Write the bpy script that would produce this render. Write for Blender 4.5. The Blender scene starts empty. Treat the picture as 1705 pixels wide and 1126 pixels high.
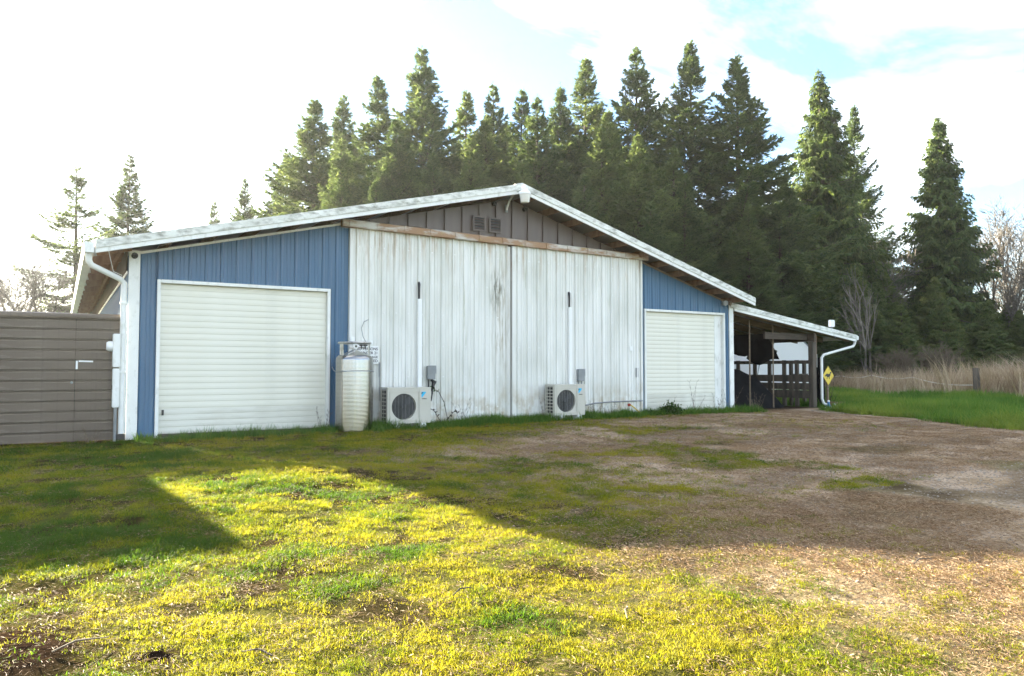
import bpy, bmesh, math, random
import numpy as np
from mathutils import Vector, Matrix

# ------------------------------------------------------------------ camera, sky, sun, exposure
S = bpy.context.scene
COL = S.collection
cam_d = bpy.data.cameras.new('camera'); cam = bpy.data.objects.new('camera', cam_d); COL.objects.link(cam)
cam.location = (-0.837, -12.251, 1.05)
cam.rotation_euler = (math.radians(92.4), 0, math.radians(-31.2))
cam_d.sensor_width = 36; cam_d.lens = 26.18; cam_d.clip_start = 0.05; cam_d.clip_end = 3000
S.camera = cam
SX, SY = 0.88, -3.0                      # ground shadow of a 1 m pole
SUN_EL = math.atan(1 / math.hypot(SX, SY))
SUN_AZ = math.atan2(-SX, -SY)            # from +Y towards +X
W = bpy.data.worlds.new('World'); S.world = W; W.use_nodes = True
def build_world():
    nt = W.node_tree; n = nt.nodes; l = nt.links; n.clear()
    out = n.new('ShaderNodeOutputWorld'); bg = n.new('ShaderNodeBackground'); bg.inputs[1].default_value = 0.05
    sky = n.new('ShaderNodeTexSky'); sky.sky_type = 'NISHITA'; sky.sun_disc = False
    sky.sun_elevation = SUN_EL; sky.sun_rotation = SUN_AZ; sky.air_density = 1.0; sky.dust_density = 0.6; sky.ozone_density = 3.0
    tc = n.new('ShaderNodeTexCoord'); sep = n.new('ShaderNodeSeparateXYZ'); l.new(tc.outputs['Generated'], sep.inputs[0])
    mx = n.new('ShaderNodeMath'); mx.operation = 'MAXIMUM'; mx.inputs[1].default_value = 0.0; l.new(sep.outputs[2], mx.inputs[0])
    ad = n.new('ShaderNodeMath'); ad.inputs[1].default_value = 0.12; l.new(mx.outputs[0], ad.inputs[0])
    dv = n.new('ShaderNodeVectorMath'); dv.operation = 'DIVIDE'; cmb = n.new('ShaderNodeCombineXYZ')
    for i in range(3): l.new(ad.outputs[0], cmb.inputs[i])
    l.new(tc.outputs['Generated'], dv.inputs[0]); l.new(cmb.outputs[0], dv.inputs[1])
    mp = n.new('ShaderNodeMapping'); mp.inputs['Location'].default_value = (CLX, CLY, 0); mp.inputs['Rotation'].default_value = (0, 0, 0.35)
    mp.inputs['Scale'].default_value = (0.75, 1.2, 0.0); l.new(dv.outputs[0], mp.inputs[0])
    nz = n.new('ShaderNodeTexNoise'); nz.inputs['Scale'].default_value = 0.9; nz.inputs['Detail'].default_value = 8; nz.inputs['Roughness'].default_value = 0.58; nz.inputs['Distortion'].default_value = 0.4
    l.new(mp.outputs[0], nz.inputs['Vector'])
    cr = n.new('ShaderNodeValToRGB'); cr.color_ramp.elements[0].position = 0.425; cr.color_ramp.elements[1].position = 0.79; l.new(nz.outputs[0], cr.inputs[0])
    # thin cloud lit by the sun: brighter towards the sun's side of the sky
    sd = n.new('ShaderNodeVectorMath'); sd.operation = 'DOT_PRODUCT'
    sd.inputs[1].default_value = (math.cos(SUN_EL) * math.sin(SUN_AZ), math.cos(SUN_EL) * math.cos(SUN_AZ), math.sin(SUN_EL))
    l.new(tc.outputs['Generated'], sd.inputs[0])
    mr = n.new('ShaderNodeMapRange'); mr.inputs[1].default_value = -1; mr.inputs[2].default_value = 1; mr.inputs[3].default_value = 8.2; mr.inputs[4].default_value = 11.0
    l.new(sd.outputs['Value'], mr.inputs[0])
    cl = n.new('ShaderNodeMix'); cl.data_type = 'RGBA'; l.new(cr.outputs[0], cl.inputs[0]); l.new(sky.outputs[0], cl.inputs[6])
    sc = n.new('ShaderNodeVectorMath'); sc.operation = 'SCALE'; sc.inputs[0].default_value = (1.0, 0.965, 0.885); l.new(mr.outputs[0], sc.inputs['Scale'])
    l.new(sc.outputs[0], cl.inputs[7]); l.new(cl.outputs[2], bg.inputs[0]); l.new(bg.outputs[0], out.inputs[0])
CLX, CLY = 2.95, 1.7
build_world()
sun_d = bpy.data.lights.new('sun', 'SUN'); sun = bpy.data.objects.new('sun', sun_d); COL.objects.link(sun)
sun_d.energy = 5.0; sun_d.angle = math.radians(0.55); sun_d.color = (1.0, 0.91, 0.72)
sun.rotation_euler = Vector((SX, SY, -1)).to_track_quat('-Z', 'Y').to_euler(); sun.location = (-8, 20, 15)
S.view_settings.view_transform = 'Standard'; S.view_settings.look = 'None'; S.view_settings.gamma = 1; S.view_settings.use_curve_mapping = False
S.view_settings.exposure = 3.36
S.cycles.max_bounces = 8; S.cycles.transparent_max_bounces = 8

rnd = random.Random(7); RNG = np.random.default_rng(11)

# ------------------------------------------------------------------ helpers
def node_mat(name):
    m = bpy.data.materials.new(name); m.use_nodes = True
    return m, m.node_tree.nodes, m.node_tree.links, m.node_tree.nodes['Principled BSDF']
def pm(name, c1, c2=None, scale=6, rough=0.6, metal=0.0, bump=0.0, stretch=(1, 1, 1), lo=0.35, hi=0.65, bscale=None, spec=0.5, detail=5):
    m, n, l, b = node_mat(name)
    b.inputs['Roughness'].default_value = rough; b.inputs['Metallic'].default_value = metal; b.inputs['Specular IOR Level'].default_value = spec
    tc = n.new('ShaderNodeTexCoord'); mp = n.new('ShaderNodeMapping'); mp.inputs['Scale'].default_value = stretch; l.new(tc.outputs['Object'], mp.inputs[0])
    nz = n.new('ShaderNodeTexNoise'); nz.inputs['Scale'].default_value = scale; nz.inputs['Detail'].default_value = detail; l.new(mp.outputs[0], nz.inputs['Vector'])
    if c2:
        r = n.new('ShaderNodeValToRGB'); e = r.color_ramp.elements
        e[0].position = lo; e[0].color = (*c1, 1); e[1].position = hi; e[1].color = (*c2, 1)
        l.new(nz.outputs[0], r.inputs[0]); l.new(r.outputs[0], b.inputs['Base Color'])
    else: b.inputs['Base Color'].default_value = (*c1, 1)
    if bump:
        z2 = n.new('ShaderNodeTexNoise'); z2.inputs['Scale'].default_value = bscale or scale * 6; z2.inputs['Detail'].default_value = 4; l.new(mp.outputs[0], z2.inputs['Vector'])
        bp = n.new('ShaderNodeBump'); bp.inputs['Strength'].default_value = bump; bp.inputs['Distance'].default_value = 0.02
        l.new(z2.outputs[0], bp.inputs['Height']); l.new(bp.outputs[0], b.inputs['Normal'])
    return m
def layer(m, col, scale, stretch, lo, hi, amount=1.0, zlo=None, zhi=None, seed=0.0):
    """a stain over a material's colour: noise-shaped, optionally fading between two heights"""
    n = m.node_tree.nodes; l = m.node_tree.links; b = n['Principled BSDF']
    tc = n.new('ShaderNodeTexCoord'); mp = n.new('ShaderNodeMapping'); mp.inputs['Scale'].default_value = stretch; mp.inputs['Location'].default_value = (seed, seed * 1.7, seed * .6)
    l.new(tc.outputs['Object'], mp.inputs[0])
    nz = n.new('ShaderNodeTexNoise'); nz.inputs['Scale'].default_value = scale; nz.inputs['Detail'].default_value = 6; nz.inputs['Roughness'].default_value = 0.62; l.new(mp.outputs[0], nz.inputs['Vector'])
    r = n.new('ShaderNodeMapRange'); r.inputs[1].default_value = lo; r.inputs[2].default_value = hi; r.inputs[4].default_value = amount; l.new(nz.outputs[0], r.inputs[0])
    f = r.outputs[0]
    if zlo is not None:
        sp = n.new('ShaderNodeSeparateXYZ'); l.new(tc.outputs['Object'], sp.inputs[0])
        r2 = n.new('ShaderNodeMapRange'); r2.inputs[1].default_value = zlo; r2.inputs[2].default_value = zhi; l.new(sp.outputs[2], r2.inputs[0])
        mu = n.new('ShaderNodeMath'); mu.operation = 'MULTIPLY'; l.new(f, mu.inputs[0]); l.new(r2.outputs[0], mu.inputs[1]); f = mu.outputs[0]
    mix = n.new('ShaderNodeMix'); mix.data_type = 'RGBA'; mix.inputs[7].default_value = (*col, 1); l.new(f, mix.inputs[0])
    src = b.inputs['Base Color']
    if src.is_linked:
        fr = src.links[0].from_socket; l.new(fr, mix.inputs[6])
    else: mix.inputs[6].default_value = src.default_value
    l.new(mix.outputs[2], src)
    return m

WLOC = {}
def wl(o): return WLOC.get(o.name, Vector((0, 0, 0)))
def tag(o, label=None, cat=None, group=None, kind=None):
    if label: o['label'] = label
    if cat: o['category'] = cat
    if group: o['group'] = group
    if kind: o['kind'] = kind
    return o
def thing(name, loc, label, cat, group=None):
    o = bpy.data.objects.new(name, None); COL.objects.link(o); o.location = loc; o.empty_display_size = 0.1
    WLOC[o.name] = Vector(loc); return tag(o, label, cat, group)
def link_mesh(name, me, parent=None, loc=(0, 0, 0)):
    o = bpy.data.objects.new(name, me); COL.objects.link(o)
    if parent is not None: o.parent = parent; WLOC[o.name] = wl(parent) + Vector(loc)
    else: WLOC[o.name] = Vector(loc)
    o.location = loc; return o
class MB:
    """collects shapes in world coordinates, builds ONE mesh object"""
    def __init__(s): s.v = []; s.f = []
    def add(s, vs, fs):
        o = len(s.v); s.v += [tuple(p) for p in vs]; s.f += [tuple(i + o for i in f) for f in fs]; return s
    def box(s, a, b):
        (x0, y0, z0), (x1, y1, z1) = a, b
        return s.add([(x0, y0, z0), (x1, y0, z0), (x1, y1, z0), (x0, y1, z0), (x0, y0, z1), (x1, y0, z1), (x1, y1, z1), (x0, y1, z1)],
                     [(0, 3, 2, 1), (4, 5, 6, 7), (0, 1, 5, 4), (1, 2, 6, 5), (2, 3, 7, 6), (3, 0, 4, 7)])
    def prism(s, poly, axis, a, b):
        """poly of 2D points extruded along axis 0/1/2 from a to b"""
        def P(p, t): q = list(p); q.insert(axis, t); return q
        n = len(poly); vs = [P(p, a) for p in poly] + [P(p, b) for p in poly]
        fs = [tuple(range(n - 1, -1, -1)), tuple(range(n, 2 * n))] + [(i, (i + 1) % n, n + (i + 1) % n, n + i) for i in range(n)]
        return s.add(vs, fs)
    def bar(s, p, q, w, h, up=(0, 0, 1)):
        p, q, up = Vector(p), Vector(q), Vector(up); d = (q - p).normalized(); r = d.cross(up)
        if r.length < 1e-4: r = d.cross(Vector((0, 1, 0)))
        r.normalize(); u = r.cross(d); vs = []
        for c in (p, q):
            for i, j in ((-1, -1), (1, -1), (1, 1), (-1, 1)): vs.append(c + r * (i * w / 2) + u * (j * h / 2))
        return s.add(vs, [(0, 3, 2, 1), (4, 5, 6, 7), (0, 1, 5, 4), (1, 2, 6, 5), (2, 3, 7, 6), (3, 0, 4, 7)])
    def tube(s, path, r, n=8, caps=True):
        path = [Vector(p) for p in path]; rs = r if hasattr(r, '__len__') else [r] * len(path); vs = []; fs = []; prev = None
        for k, p in enumerate(path):
            d = ((path[k + 1] if k + 1 < len(path) else p) - (path[k - 1] if k else p)).normalized()
            if prev is None:
                a = Vector((0, 0, 1)) if abs(d.z) < .9 else Vector((1, 0, 0)); u = d.cross(a).normalized()
            else: u = (prev - d * prev.dot(d)).normalized()
            prev = u; w = d.cross(u)
            for i in range(n): t = 2 * math.pi * i / n; vs.append(p + (u * math.cos(t) + w * math.sin(t)) * rs[k])
            if k: fs += [((k - 1) * n + i, (k - 1) * n + (i + 1) % n, k * n + (i + 1) % n, k * n + i) for i in range(n)]
        if caps: fs += [tuple(range(n - 1, -1, -1)), tuple(range(len(vs) - n, len(vs)))]
        return s.add(vs, fs)
    def lathe(s, c, prof, n=28, axis='z'):
        vs = []; fs = []
        for r, h in prof:
            for i in range(n):
                t = 2 * math.pi * i / n; a, b = r * math.cos(t), r * math.sin(t)
                vs.append({'z': (c[0] + a, c[1] + b, c[2] + h), 'y': (c[0] + a, c[1] + h, c[2] + b), 'x': (c[0] + h, c[1] + a, c[2] + b)}[axis])
        for k in range(len(prof) - 1): fs += [(k * n + i, k * n + (i + 1) % n, (k + 1) * n + (i + 1) % n, (k + 1) * n + i) for i in range(n)]
        fs += [tuple(range(n - 1, -1, -1)), tuple(range((len(prof) - 1) * n, len(prof) * n))]
        return s.add(vs, fs)
    def mesh(s, name, mat, off=Vector((0, 0, 0)), smooth=False, bevel=0):
        me = bpy.data.meshes.new(name); me.from_pydata([(p[0] - off[0], p[1] - off[1], p[2] - off[2]) for p in s.v], [], s.f)
        bm = bmesh.new(); bm.from_mesh(me); bmesh.ops.recalc_face_normals(bm, faces=bm.faces)
        if bevel: bmesh.ops.bevel(bm, geom=bm.edges[:], offset=bevel, segments=2, affect='EDGES', clamp_overlap=True)
        bm.to_mesh(me); bm.free()
        if smooth:
            me.polygons.foreach_set('use_smooth', [True] * len(me.polygons)); me.set_sharp_from_angle(angle=math.radians(38))
        me.materials.append(mat); return me
    def build(s, name, mat, parent=None, base=None, smooth=False, bevel=0):
        off = wl(parent) if parent is not None else Vector(base or (0, 0, 0))
        me = s.mesh(name, mat, off, smooth, bevel)
        if parent is not None: return link_mesh(name, me, parent)
        return link_mesh(name, me, None, off)
def tri_mesh(name, v, f, mat, smooth=False):
    me = bpy.data.meshes.new(name); v = np.asarray(v, np.float32); f = np.asarray(f, np.int32); k = f.shape[1]
    me.vertices.add(len(v)); me.vertices.foreach_set('co', v.ravel()); me.loops.add(f.size); me.loops.foreach_set('vertex_index', f.ravel())
    me.polygons.add(len(f)); me.polygons.foreach_set('loop_start', np.arange(0, f.size, k, dtype=np.int32)); me.polygons.foreach_set('loop_total', np.full(len(f), k, np.int32))
    if smooth: me.polygons.foreach_set('use_smooth', np.ones(len(f), bool))
    me.update(); me.validate(); me.materials.append(mat); return me
def text_mesh(name, txt, size, mat, loc, parent, bold=0.0, align='LEFT', sx=1.0):
    cu = bpy.data.curves.new('t', 'FONT'); cu.body = txt; cu.size = size; cu.align_x = align; cu.extrude = 0.0008; cu.offset = bold
    t = bpy.data.objects.new('t', cu); COL.objects.link(t); dg = bpy.context.evaluated_depsgraph_get()
    me = bpy.data.meshes.new_from_object(t.evaluated_get(dg)); bpy.data.objects.remove(t)
    for v in me.vertices: x, y, z = v.co; v.co = (x * sx, -z, y)
    me.materials.clear(); me.materials.append(mat)
    return link_mesh(name, me, parent, Vector(loc) - wl(parent))

# numpy value noise
def vnoise(x, y, seed=0):
    xi = np.floor(x).astype(np.int64); yi = np.floor(y).astype(np.int64); xf = x - xi; yf = y - yi
    u = xf * xf * (3 - 2 * xf); v = yf * yf * (3 - 2 * yf)
    def h(a, b):
        k = (a * 374761393 + b * 668265263 + seed * 1442695041) & 0xffffffff
        k = ((k ^ (k >> 13)) * 1274126177) & 0xffffffff; return ((k ^ (k >> 16)) & 0xffff) / 65535.0
    return (h(xi, yi) * (1 - u) + h(xi + 1, yi) * u) * (1 - v) + (h(xi, yi + 1) * (1 - u) + h(xi + 1, yi + 1) * u) * v
def fbm(x, y, seed=0, o=4):
    s = 0; a = .5; t = 0
    for i in range(o): s = s + a * vnoise(x * 2 ** i, y * 2 ** i, seed + i); t += a; a *= .5
    return s / t
def sst(x, a, b): t = np.clip((x - a) / (b - a), 0, 1); return t * t * (3 - 2 * t)

# ------------------------------------------------------------------ materials
M = {}
M['blue'] = pm('blue_metal', (.056, .130, .222), (.068, .150, .25), 1.5, .45, stretch=(3, 3, .5), spec=.4); layer(M['blue'], (.15, .20, .27), 3, (6, 6, .6), .55, .8, .5)
M['white_door'] = pm('weathered_white_metal', (.70, .705, .67), (.79, .79, .755), 2, .5, stretch=(4, 4, .3))
layer(M['white_door'], (.47, .48, .41), 1.0, (1.3, 1.3, .45), .44, .68, .55, seed=3)
layer(M['white_door'], (.38, .39, .33), 1.0, (11, 11, .35), .57, .76, .55, seed=7)
layer(M['white_door'], (.33, .34, .22), 1.4, (6, 6, .45), .62, .76, .7, seed=8)
layer(M['white_door'], (.36, .22, .09), 1.2, (8, 8, .9), .52, .70, .85, 2.7, 3.45, seed=5)
layer(M['white_door'], (.36, .27, .14), 2.0, (3, 3, 2.0), .42, .64, .85, .85, .1, seed=2)
def blotch(m, col, c, rad, scale, stretch, lo, hi, amount):
    """a stain with a place and shape of its own (mould, rust run) on a surface"""
    n = m.node_tree.nodes; l = m.node_tree.links; b = n['Principled BSDF']; tc = n.new('ShaderNodeTexCoord')
    mp = n.new('ShaderNodeMapping'); mp.vector_type = 'TEXTURE'; mp.inputs['Location'].default_value = c; mp.inputs['Scale'].default_value = rad; l.new(tc.outputs['Object'], mp.inputs[0])
    ln = n.new('ShaderNodeVectorMath'); ln.operation = 'LENGTH'; l.new(mp.outputs[0], ln.inputs[0])
    g = n.new('ShaderNodeMapRange'); g.inputs[1].default_value = 1; g.inputs[2].default_value = .2; l.new(ln.outputs['Value'], g.inputs[0])
    m2 = n.new('ShaderNodeMapping'); m2.inputs['Scale'].default_value = stretch; l.new(tc.outputs['Object'], m2.inputs[0])
    nz = n.new('ShaderNodeTexNoise'); nz.inputs['Scale'].default_value = scale; nz.inputs['Detail'].default_value = 6; nz.inputs['Roughness'].default_value = .65; l.new(m2.outputs[0], nz.inputs['Vector'])
    r = n.new('ShaderNodeMapRange'); r.inputs[1].default_value = lo; r.inputs[2].default_value = hi; r.inputs[4].default_value = amount; l.new(nz.outputs[0], r.inputs[0])
    mu = n.new('ShaderNodeMath'); mu.operation = 'MULTIPLY'; l.new(r.outputs[0], mu.inputs[0]); l.new(g.outputs[0], mu.inputs[1])
    mix = n.new('ShaderNodeMix'); mix.data_type = 'RGBA'; mix.inputs[7].default_value = (*col, 1); l.new(mu.outputs[0], mix.inputs[0]); l.new(b.inputs['Base Color'].links[0].from_socket, mix.inputs[6]); l.new(mix.outputs[2], b.inputs['Base Color'])
blotch(M['white_door'], (.10, .10, .055), (6.22, 0, 2.55), (.22, 1, .50), 3, (8, 8, 1.2), .44, .60, .95)
blotch(M['white_door'], (.26, .20, .10), (6.30, 0, 1.9), (.25, 1, 1.7), 2, (10, 10, .8), .46, .64, .75)
blotch(M['white_door'], (.30, .19, .08), (3.9, 0, 3.3), (.8, 1, .7), 2, (9, 9, .8), .48, .66, .7)
M['trim'] = pm('white_trim', (.72, .73, .70), (.80, .81, .78), 3, .5)
layer(M['trim'], (.38, .39, .33), 4, (2, 2, 1), .55, .75, .7, seed=4)
M['rake'] = pm('mossy_white_trim', (.62, .63, .58), (.76, .77, .73), 4, .6); layer(M['rake'], (.22, .22, .18), 3, (1.6, 1.6, 4), .46, .66, .85, seed=6); layer(M['rake'], (.20, .22, .10), 9, (1, 1, 2), .62, .75, .6, seed=1)
M['cream'] = pm('cream_door_enamel', (.705, .69, .59), (.75, .735, .64), 1.2, .42, stretch=(1, 1, .6)); layer(M['cream'], (.50, .50, .44), 1.6, (2, 2, 1.5), .55, .8, .5, .8, .0, seed=2)
M['cream_grimy'] = pm('grimy_cream_enamel', (.58, .565, .485), (.69, .68, .60), 2.0, .5, stretch=(1, 1, 3), lo=.36, hi=.60)
M['brown'] = pm('brown_metal', (.100, .073, .060), (.122, .092, .077), 2, .45, stretch=(4, 4, .5))
M['fence_brown'] = pm('brown_fence_metal', (.112, .085, .060), (.138, .106, .077), 1.4, .5, stretch=(.6, 1, 3)); layer(M['fence_brown'], (.25, .21, .17), 3, (1, 1, 6), .56, .78, .5, seed=3); layer(M['fence_brown'], (.07, .055, .045), 2.5, (7, 7, .6), .52, .72, .6, seed=12)
M['stopm'] = pm('dirty_door_stop', (.16, .16, .145), (.28, .28, .25), 3, .6, stretch=(1, 1, .5)); layer(M['stopm'], (.16, .10, .05), 3, (1, 1, 1), .40, .60, .9, 2.3, 3.3)
M['rust'] = pm('rusty_track_metal', (.50, .47, .42), (.60, .58, .54), 4, .65, bump=.2)
layer(M['rust'], (.30, .155, .065), 2.2, (1.0, 1, 3.5), .38, .54, .9, seed=5); layer(M['rust'], (.36, .26, .06), 5, (1, 1, 3), .58, .70, .8, seed=9)
M['wood'] = pm('weathered_wood', (.14, .10, .065), (.23, .17, .11), 3, .8, bump=.3, stretch=(1, 1, 6))
M['wood_dark'] = pm('dark_old_wood', (.06, .05, .04), (.13, .105, .08), 4, .85, bump=.3, stretch=(2, 2, .5))
M['purlin'] = pm('reddish_purlin_wood', (.20, .11, .065), (.30, .19, .12), 4, .8, stretch=(3, 3, 1))
M['roof'] = pm('galvanised_roof', (.48, .49, .49), (.60, .61, .60), 2, .45, metal=.3)
M['concrete'] = pm('concrete', (.27, .26, .24), (.36, .35, .32), 8, .9, bump=.3)
M['beige'] = pm('beige_enamel', (.50, .485, .42), (.54, .52, .455), 3, .4); layer(M['beige'], (.42, .38, .30), 4, (1, 1, 1), .55, .8, .4, .25, .05)
M['black'] = pm('black_plastic', (.012, .012, .013), (.02, .02, .022), 8, .5)
M['fan'] = pm('dark_fan_plastic', (.035, .037, .04), None, 5, .5)
M['grill'] = pm('grey_grille_wire', (.17, .175, .17), None, 5, .5)
M['grey'] = pm('grey_box_paint', (.20, .215, .22), (.26, .275, .28), 5, .5)
M['white'] = pm('white_plastic', (.78, .79, .78), (.82, .83, .82), 5, .4)
M['cyan'] = pm('cyan_print', (.02, .42, .70), None, 5, .5); M['navy'] = pm('dark_print', (.02, .04, .07), None, 5, .5); M['ink'] = pm('black_ink', (.02, .02, .02), None, 5, .6)
M['yellow'] = pm('yellow_sign_paint', (.66, .47, .04), (.74, .55, .07), 6, .5); layer(M['yellow'], (.30, .22, .05), 9, (1, 1, 1), .58, .75, .6)
M['yhose'] = pm('yellow_hose', (.62, .45, .08), None, 5, .5); M['red'] = pm('red_valve', (.35, .04, .02), None, 5, .5); M['bluep'] = pm('blue_plastic', (.03, .22, .55), None, 5, .4)
M['ybucket'] = pm('pale_yellow_plastic', (.75, .62, .22), None, 5, .45)
M['tarp'] = pm('black_tarp', (.006, .006, .007), (.014, .014, .015), 3, .9, bump=.5, bscale=6, spec=.08)
def film():
    m, n, l, b = node_mat('white_plastic_film'); b.inputs['Base Color'].default_value = (.88, .89, .88, 1); b.inputs['Roughness'].default_value = .5
    t = n.new('ShaderNodeBsdfTranslucent'); t.inputs[0].default_value = (.92, .92, .90, 1); x = n.new('ShaderNodeMixShader'); x.inputs[0].default_value = .55; l.new(b.outputs[0], x.inputs[1]); l.new(t.outputs[0], x.inputs[2]); l.new(x.outputs[0], n['Material Output'].inputs[0]); return m
M['film'] = film()
M['rope'] = pm('white_rope', (.65, .62, .52), None, 5, .8)
M['bark'] = pm('bark', (.045, .032, .024), (.11, .085, .065), 6, .95, bump=.6, stretch=(3, 3, .6))
M['paleb'] = pm('pale_alder_bark', (.10, .085, .07), (.20, .175, .145), 4, .9, stretch=(2, 2, 1))
M['beam'] = pm('dark_beam_wood', (.045, .034, .024), (.085, .065, .048), 4, .85, bump=.3, stretch=(1, 1, 4))
M['lens'] = pm('lamp_lens', (.62, .60, .54), None, 5, .25)
M['soil'] = pm('dark_soil', (.007, .0045, .003), (.022, .014, .009), 14, .95, bump=.8, bscale=50, spec=.0)
def steel():
    m, n, l, b = node_mat('perforated_stainless'); b.inputs['Metallic'].default_value = 1; b.inputs['Roughness'].default_value = .12; b.inputs['Base Color'].default_value = (.68, .67, .64, 1)
    tc = n.new('ShaderNodeTexCoord'); sp = n.new('ShaderNodeSeparateXYZ'); l.new(tc.outputs['Object'], sp.inputs[0])
    at = n.new('ShaderNodeMath'); at.operation = 'ARCTAN2'; l.new(sp.outputs[1], at.inputs[0]); l.new(sp.outputs[0], at.inputs[1])
    cb = n.new('ShaderNodeCombineXYZ'); l.new(at.outputs[0], cb.inputs[0]); l.new(sp.outputs[2], cb.inputs[1])
    mp = n.new('ShaderNodeMapping'); mp.inputs['Scale'].default_value = (14, 48, 1); l.new(cb.outputs[0], mp.inputs[0])
    vo = n.new('ShaderNodeTexVoronoi'); vo.inputs['Scale'].default_value = 1; vo.inputs['Randomness'].default_value = .05; vo.voronoi_dimensions = '2D'; l.new(mp.outputs[0], vo.inputs['Vector'])
    r = n.new('ShaderNodeValToRGB'); r.color_ramp.elements[0].position = .16; r.color_ramp.elements[0].color = (.06, .058, .052, 1); r.color_ramp.elements[1].position = .30; r.color_ramp.elements[1].color = (.40, .395, .38, 1)
    l.new(vo.outputs['Distance'], r.inputs[0]); l.new(r.outputs[0], b.inputs['Base Color'])
    bp = n.new('ShaderNodeBump'); bp.inputs['Strength'].default_value = .35; bp.inputs['Distance'].default_value = .004; l.new(vo.outputs['Distance'], bp.inputs['Height']); l.new(bp.outputs[0], b.inputs['Normal'])
    return m
M['steel'] = steel(); M['steel_plain'] = pm('brushed_steel', (.5, .49, .46), (.62, .61, .58), 8, .35, metal=1.0); layer(M['steel_plain'], (.16, .12, .07), 7, (1, 1, 1), .55, .7, .7)
def leaf_mat(name, c1, c2, c3, trans=.35, inst=False, rough=.6, tcol=1.5):
    m, n, l, b = node_mat(name); b.inputs['Roughness'].default_value = rough; b.inputs['Specular IOR Level'].default_value = .08
    if inst:
        a = n.new('ShaderNodeAttribute'); a.attribute_type = 'INSTANCER'; a.attribute_name = 'tint'; fac = a.outputs['Fac']
        g = n.new('ShaderNodeNewGeometry'); mm = n.new('ShaderNodeMath'); mm.operation = 'MULTIPLY_ADD'; mm.inputs[1].default_value = .35; l.new(g.outputs['Random Per Island'], mm.inputs[0]); l.new(fac, mm.inputs[2])
        ms = n.new('ShaderNodeMath'); ms.operation = 'SUBTRACT'; ms.inputs[1].default_value = .17; l.new(mm.outputs[0], ms.inputs[0]); fac = ms.outputs[0]
    else:
        g = n.new('ShaderNodeNewGeometry'); oi = n.new('ShaderNodeObjectInfo')
        tc = n.new('ShaderNodeTexCoord'); nz = n.new('ShaderNodeTexNoise'); nz.inputs['Scale'].default_value = .9; nz.inputs['Detail'].default_value = 2; l.new(tc.outputs['Object'], nz.inputs['Vector'])
        a1 = n.new('ShaderNodeMath'); a1.operation = 'MULTIPLY_ADD'; a1.inputs[1].default_value = .55; l.new(g.outputs['Random Per Island'], a1.inputs[0])
        a2 = n.new('ShaderNodeMath'); a2.operation = 'MULTIPLY_ADD'; a2.inputs[1].default_value = .30; l.new(oi.outputs['Random'], a2.inputs[0])
        a3 = n.new('ShaderNodeMath'); a3.operation = 'MULTIPLY_ADD'; a3.inputs[1].default_value = .9; a3.inputs[2].default_value = -.42; l.new(nz.outputs[0], a3.inputs[0])
        l.new(a3.outputs[0], a2.inputs[2]); l.new(a2.outputs[0], a1.inputs[2]); fac = a1.outputs[0]
    r = n.new('ShaderNodeValToRGB'); e = r.color_ramp.elements; e[0].position = .1; e[0].color = (*c1, 1); e[1].position = .9; e[1].color = (*c3, 1); k = e.new(.5); k.color = (*c2, 1)
    l.new(fac, r.inputs[0]); l.new(r.outputs[0], b.inputs['Base Color'])
    t = n.new('ShaderNodeBsdfTranslucent'); mx = n.new('ShaderNodeMixShader'); mx.inputs[0].default_value = trans
    sc = n.new('ShaderNodeVectorMath'); sc.operation = 'MULTIPLY'; sc.inputs[1].default_value = (tcol, tcol, tcol * .55); l.new(r.outputs[0], sc.inputs[0]); l.new(sc.outputs[0], t.inputs[0])
    l.new(b.outputs[0], mx.inputs[1]); l.new(t.outputs[0], mx.inputs[2]); l.new(mx.outputs[0], n['Material Output'].inputs[0])
    return m
M['fir'] = leaf_mat('fir_needles', (.056, .086, .050), (.112, .152, .078), (.190, .222, .105), .40)
M['cedar'] = leaf_mat('cedar_sprays', (.056, .086, .034), (.112, .150, .052), (.190, .195, .075), .40)
M['grass'] = leaf_mat('lawn_blades', (.048, .095, .012), (.155, .170, .010), (.250, .222, .022), .48, True)
M['lush'] = leaf_mat('lush_blades', (.055, .120, .022), (.100, .190, .034), (.19, .235, .05), .45, True)
M['straw'] = leaf_mat('dry_grass_blades', (.27, .19, .13), (.42, .32, .23), (.55, .45, .34), .30, True, tcol=1.1)
M['weed'] = leaf_mat('weed_leaves', (.030, .060, .018), (.05, .09, .025), (.09, .12, .035), .3)
M['litter'] = leaf_mat('dead_needle_litter', (.17, .10, .055), (.33, .21, .12), (.48, .36, .23), .1, True, tcol=1.0)
M['stone'] = leaf_mat('gravel_stones', (.15, .125, .10), (.22, .185, .15), (.31, .27, .22), .0, True, rough=.95)
M['stem'] = pm('dry_stems', (.10, .075, .05), (.19, .15, .10), 20, .9)
M['vine'] = pm('dark_bramble_stem', (.035, .025, .02), (.06, .04, .03), 20, .8)

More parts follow.
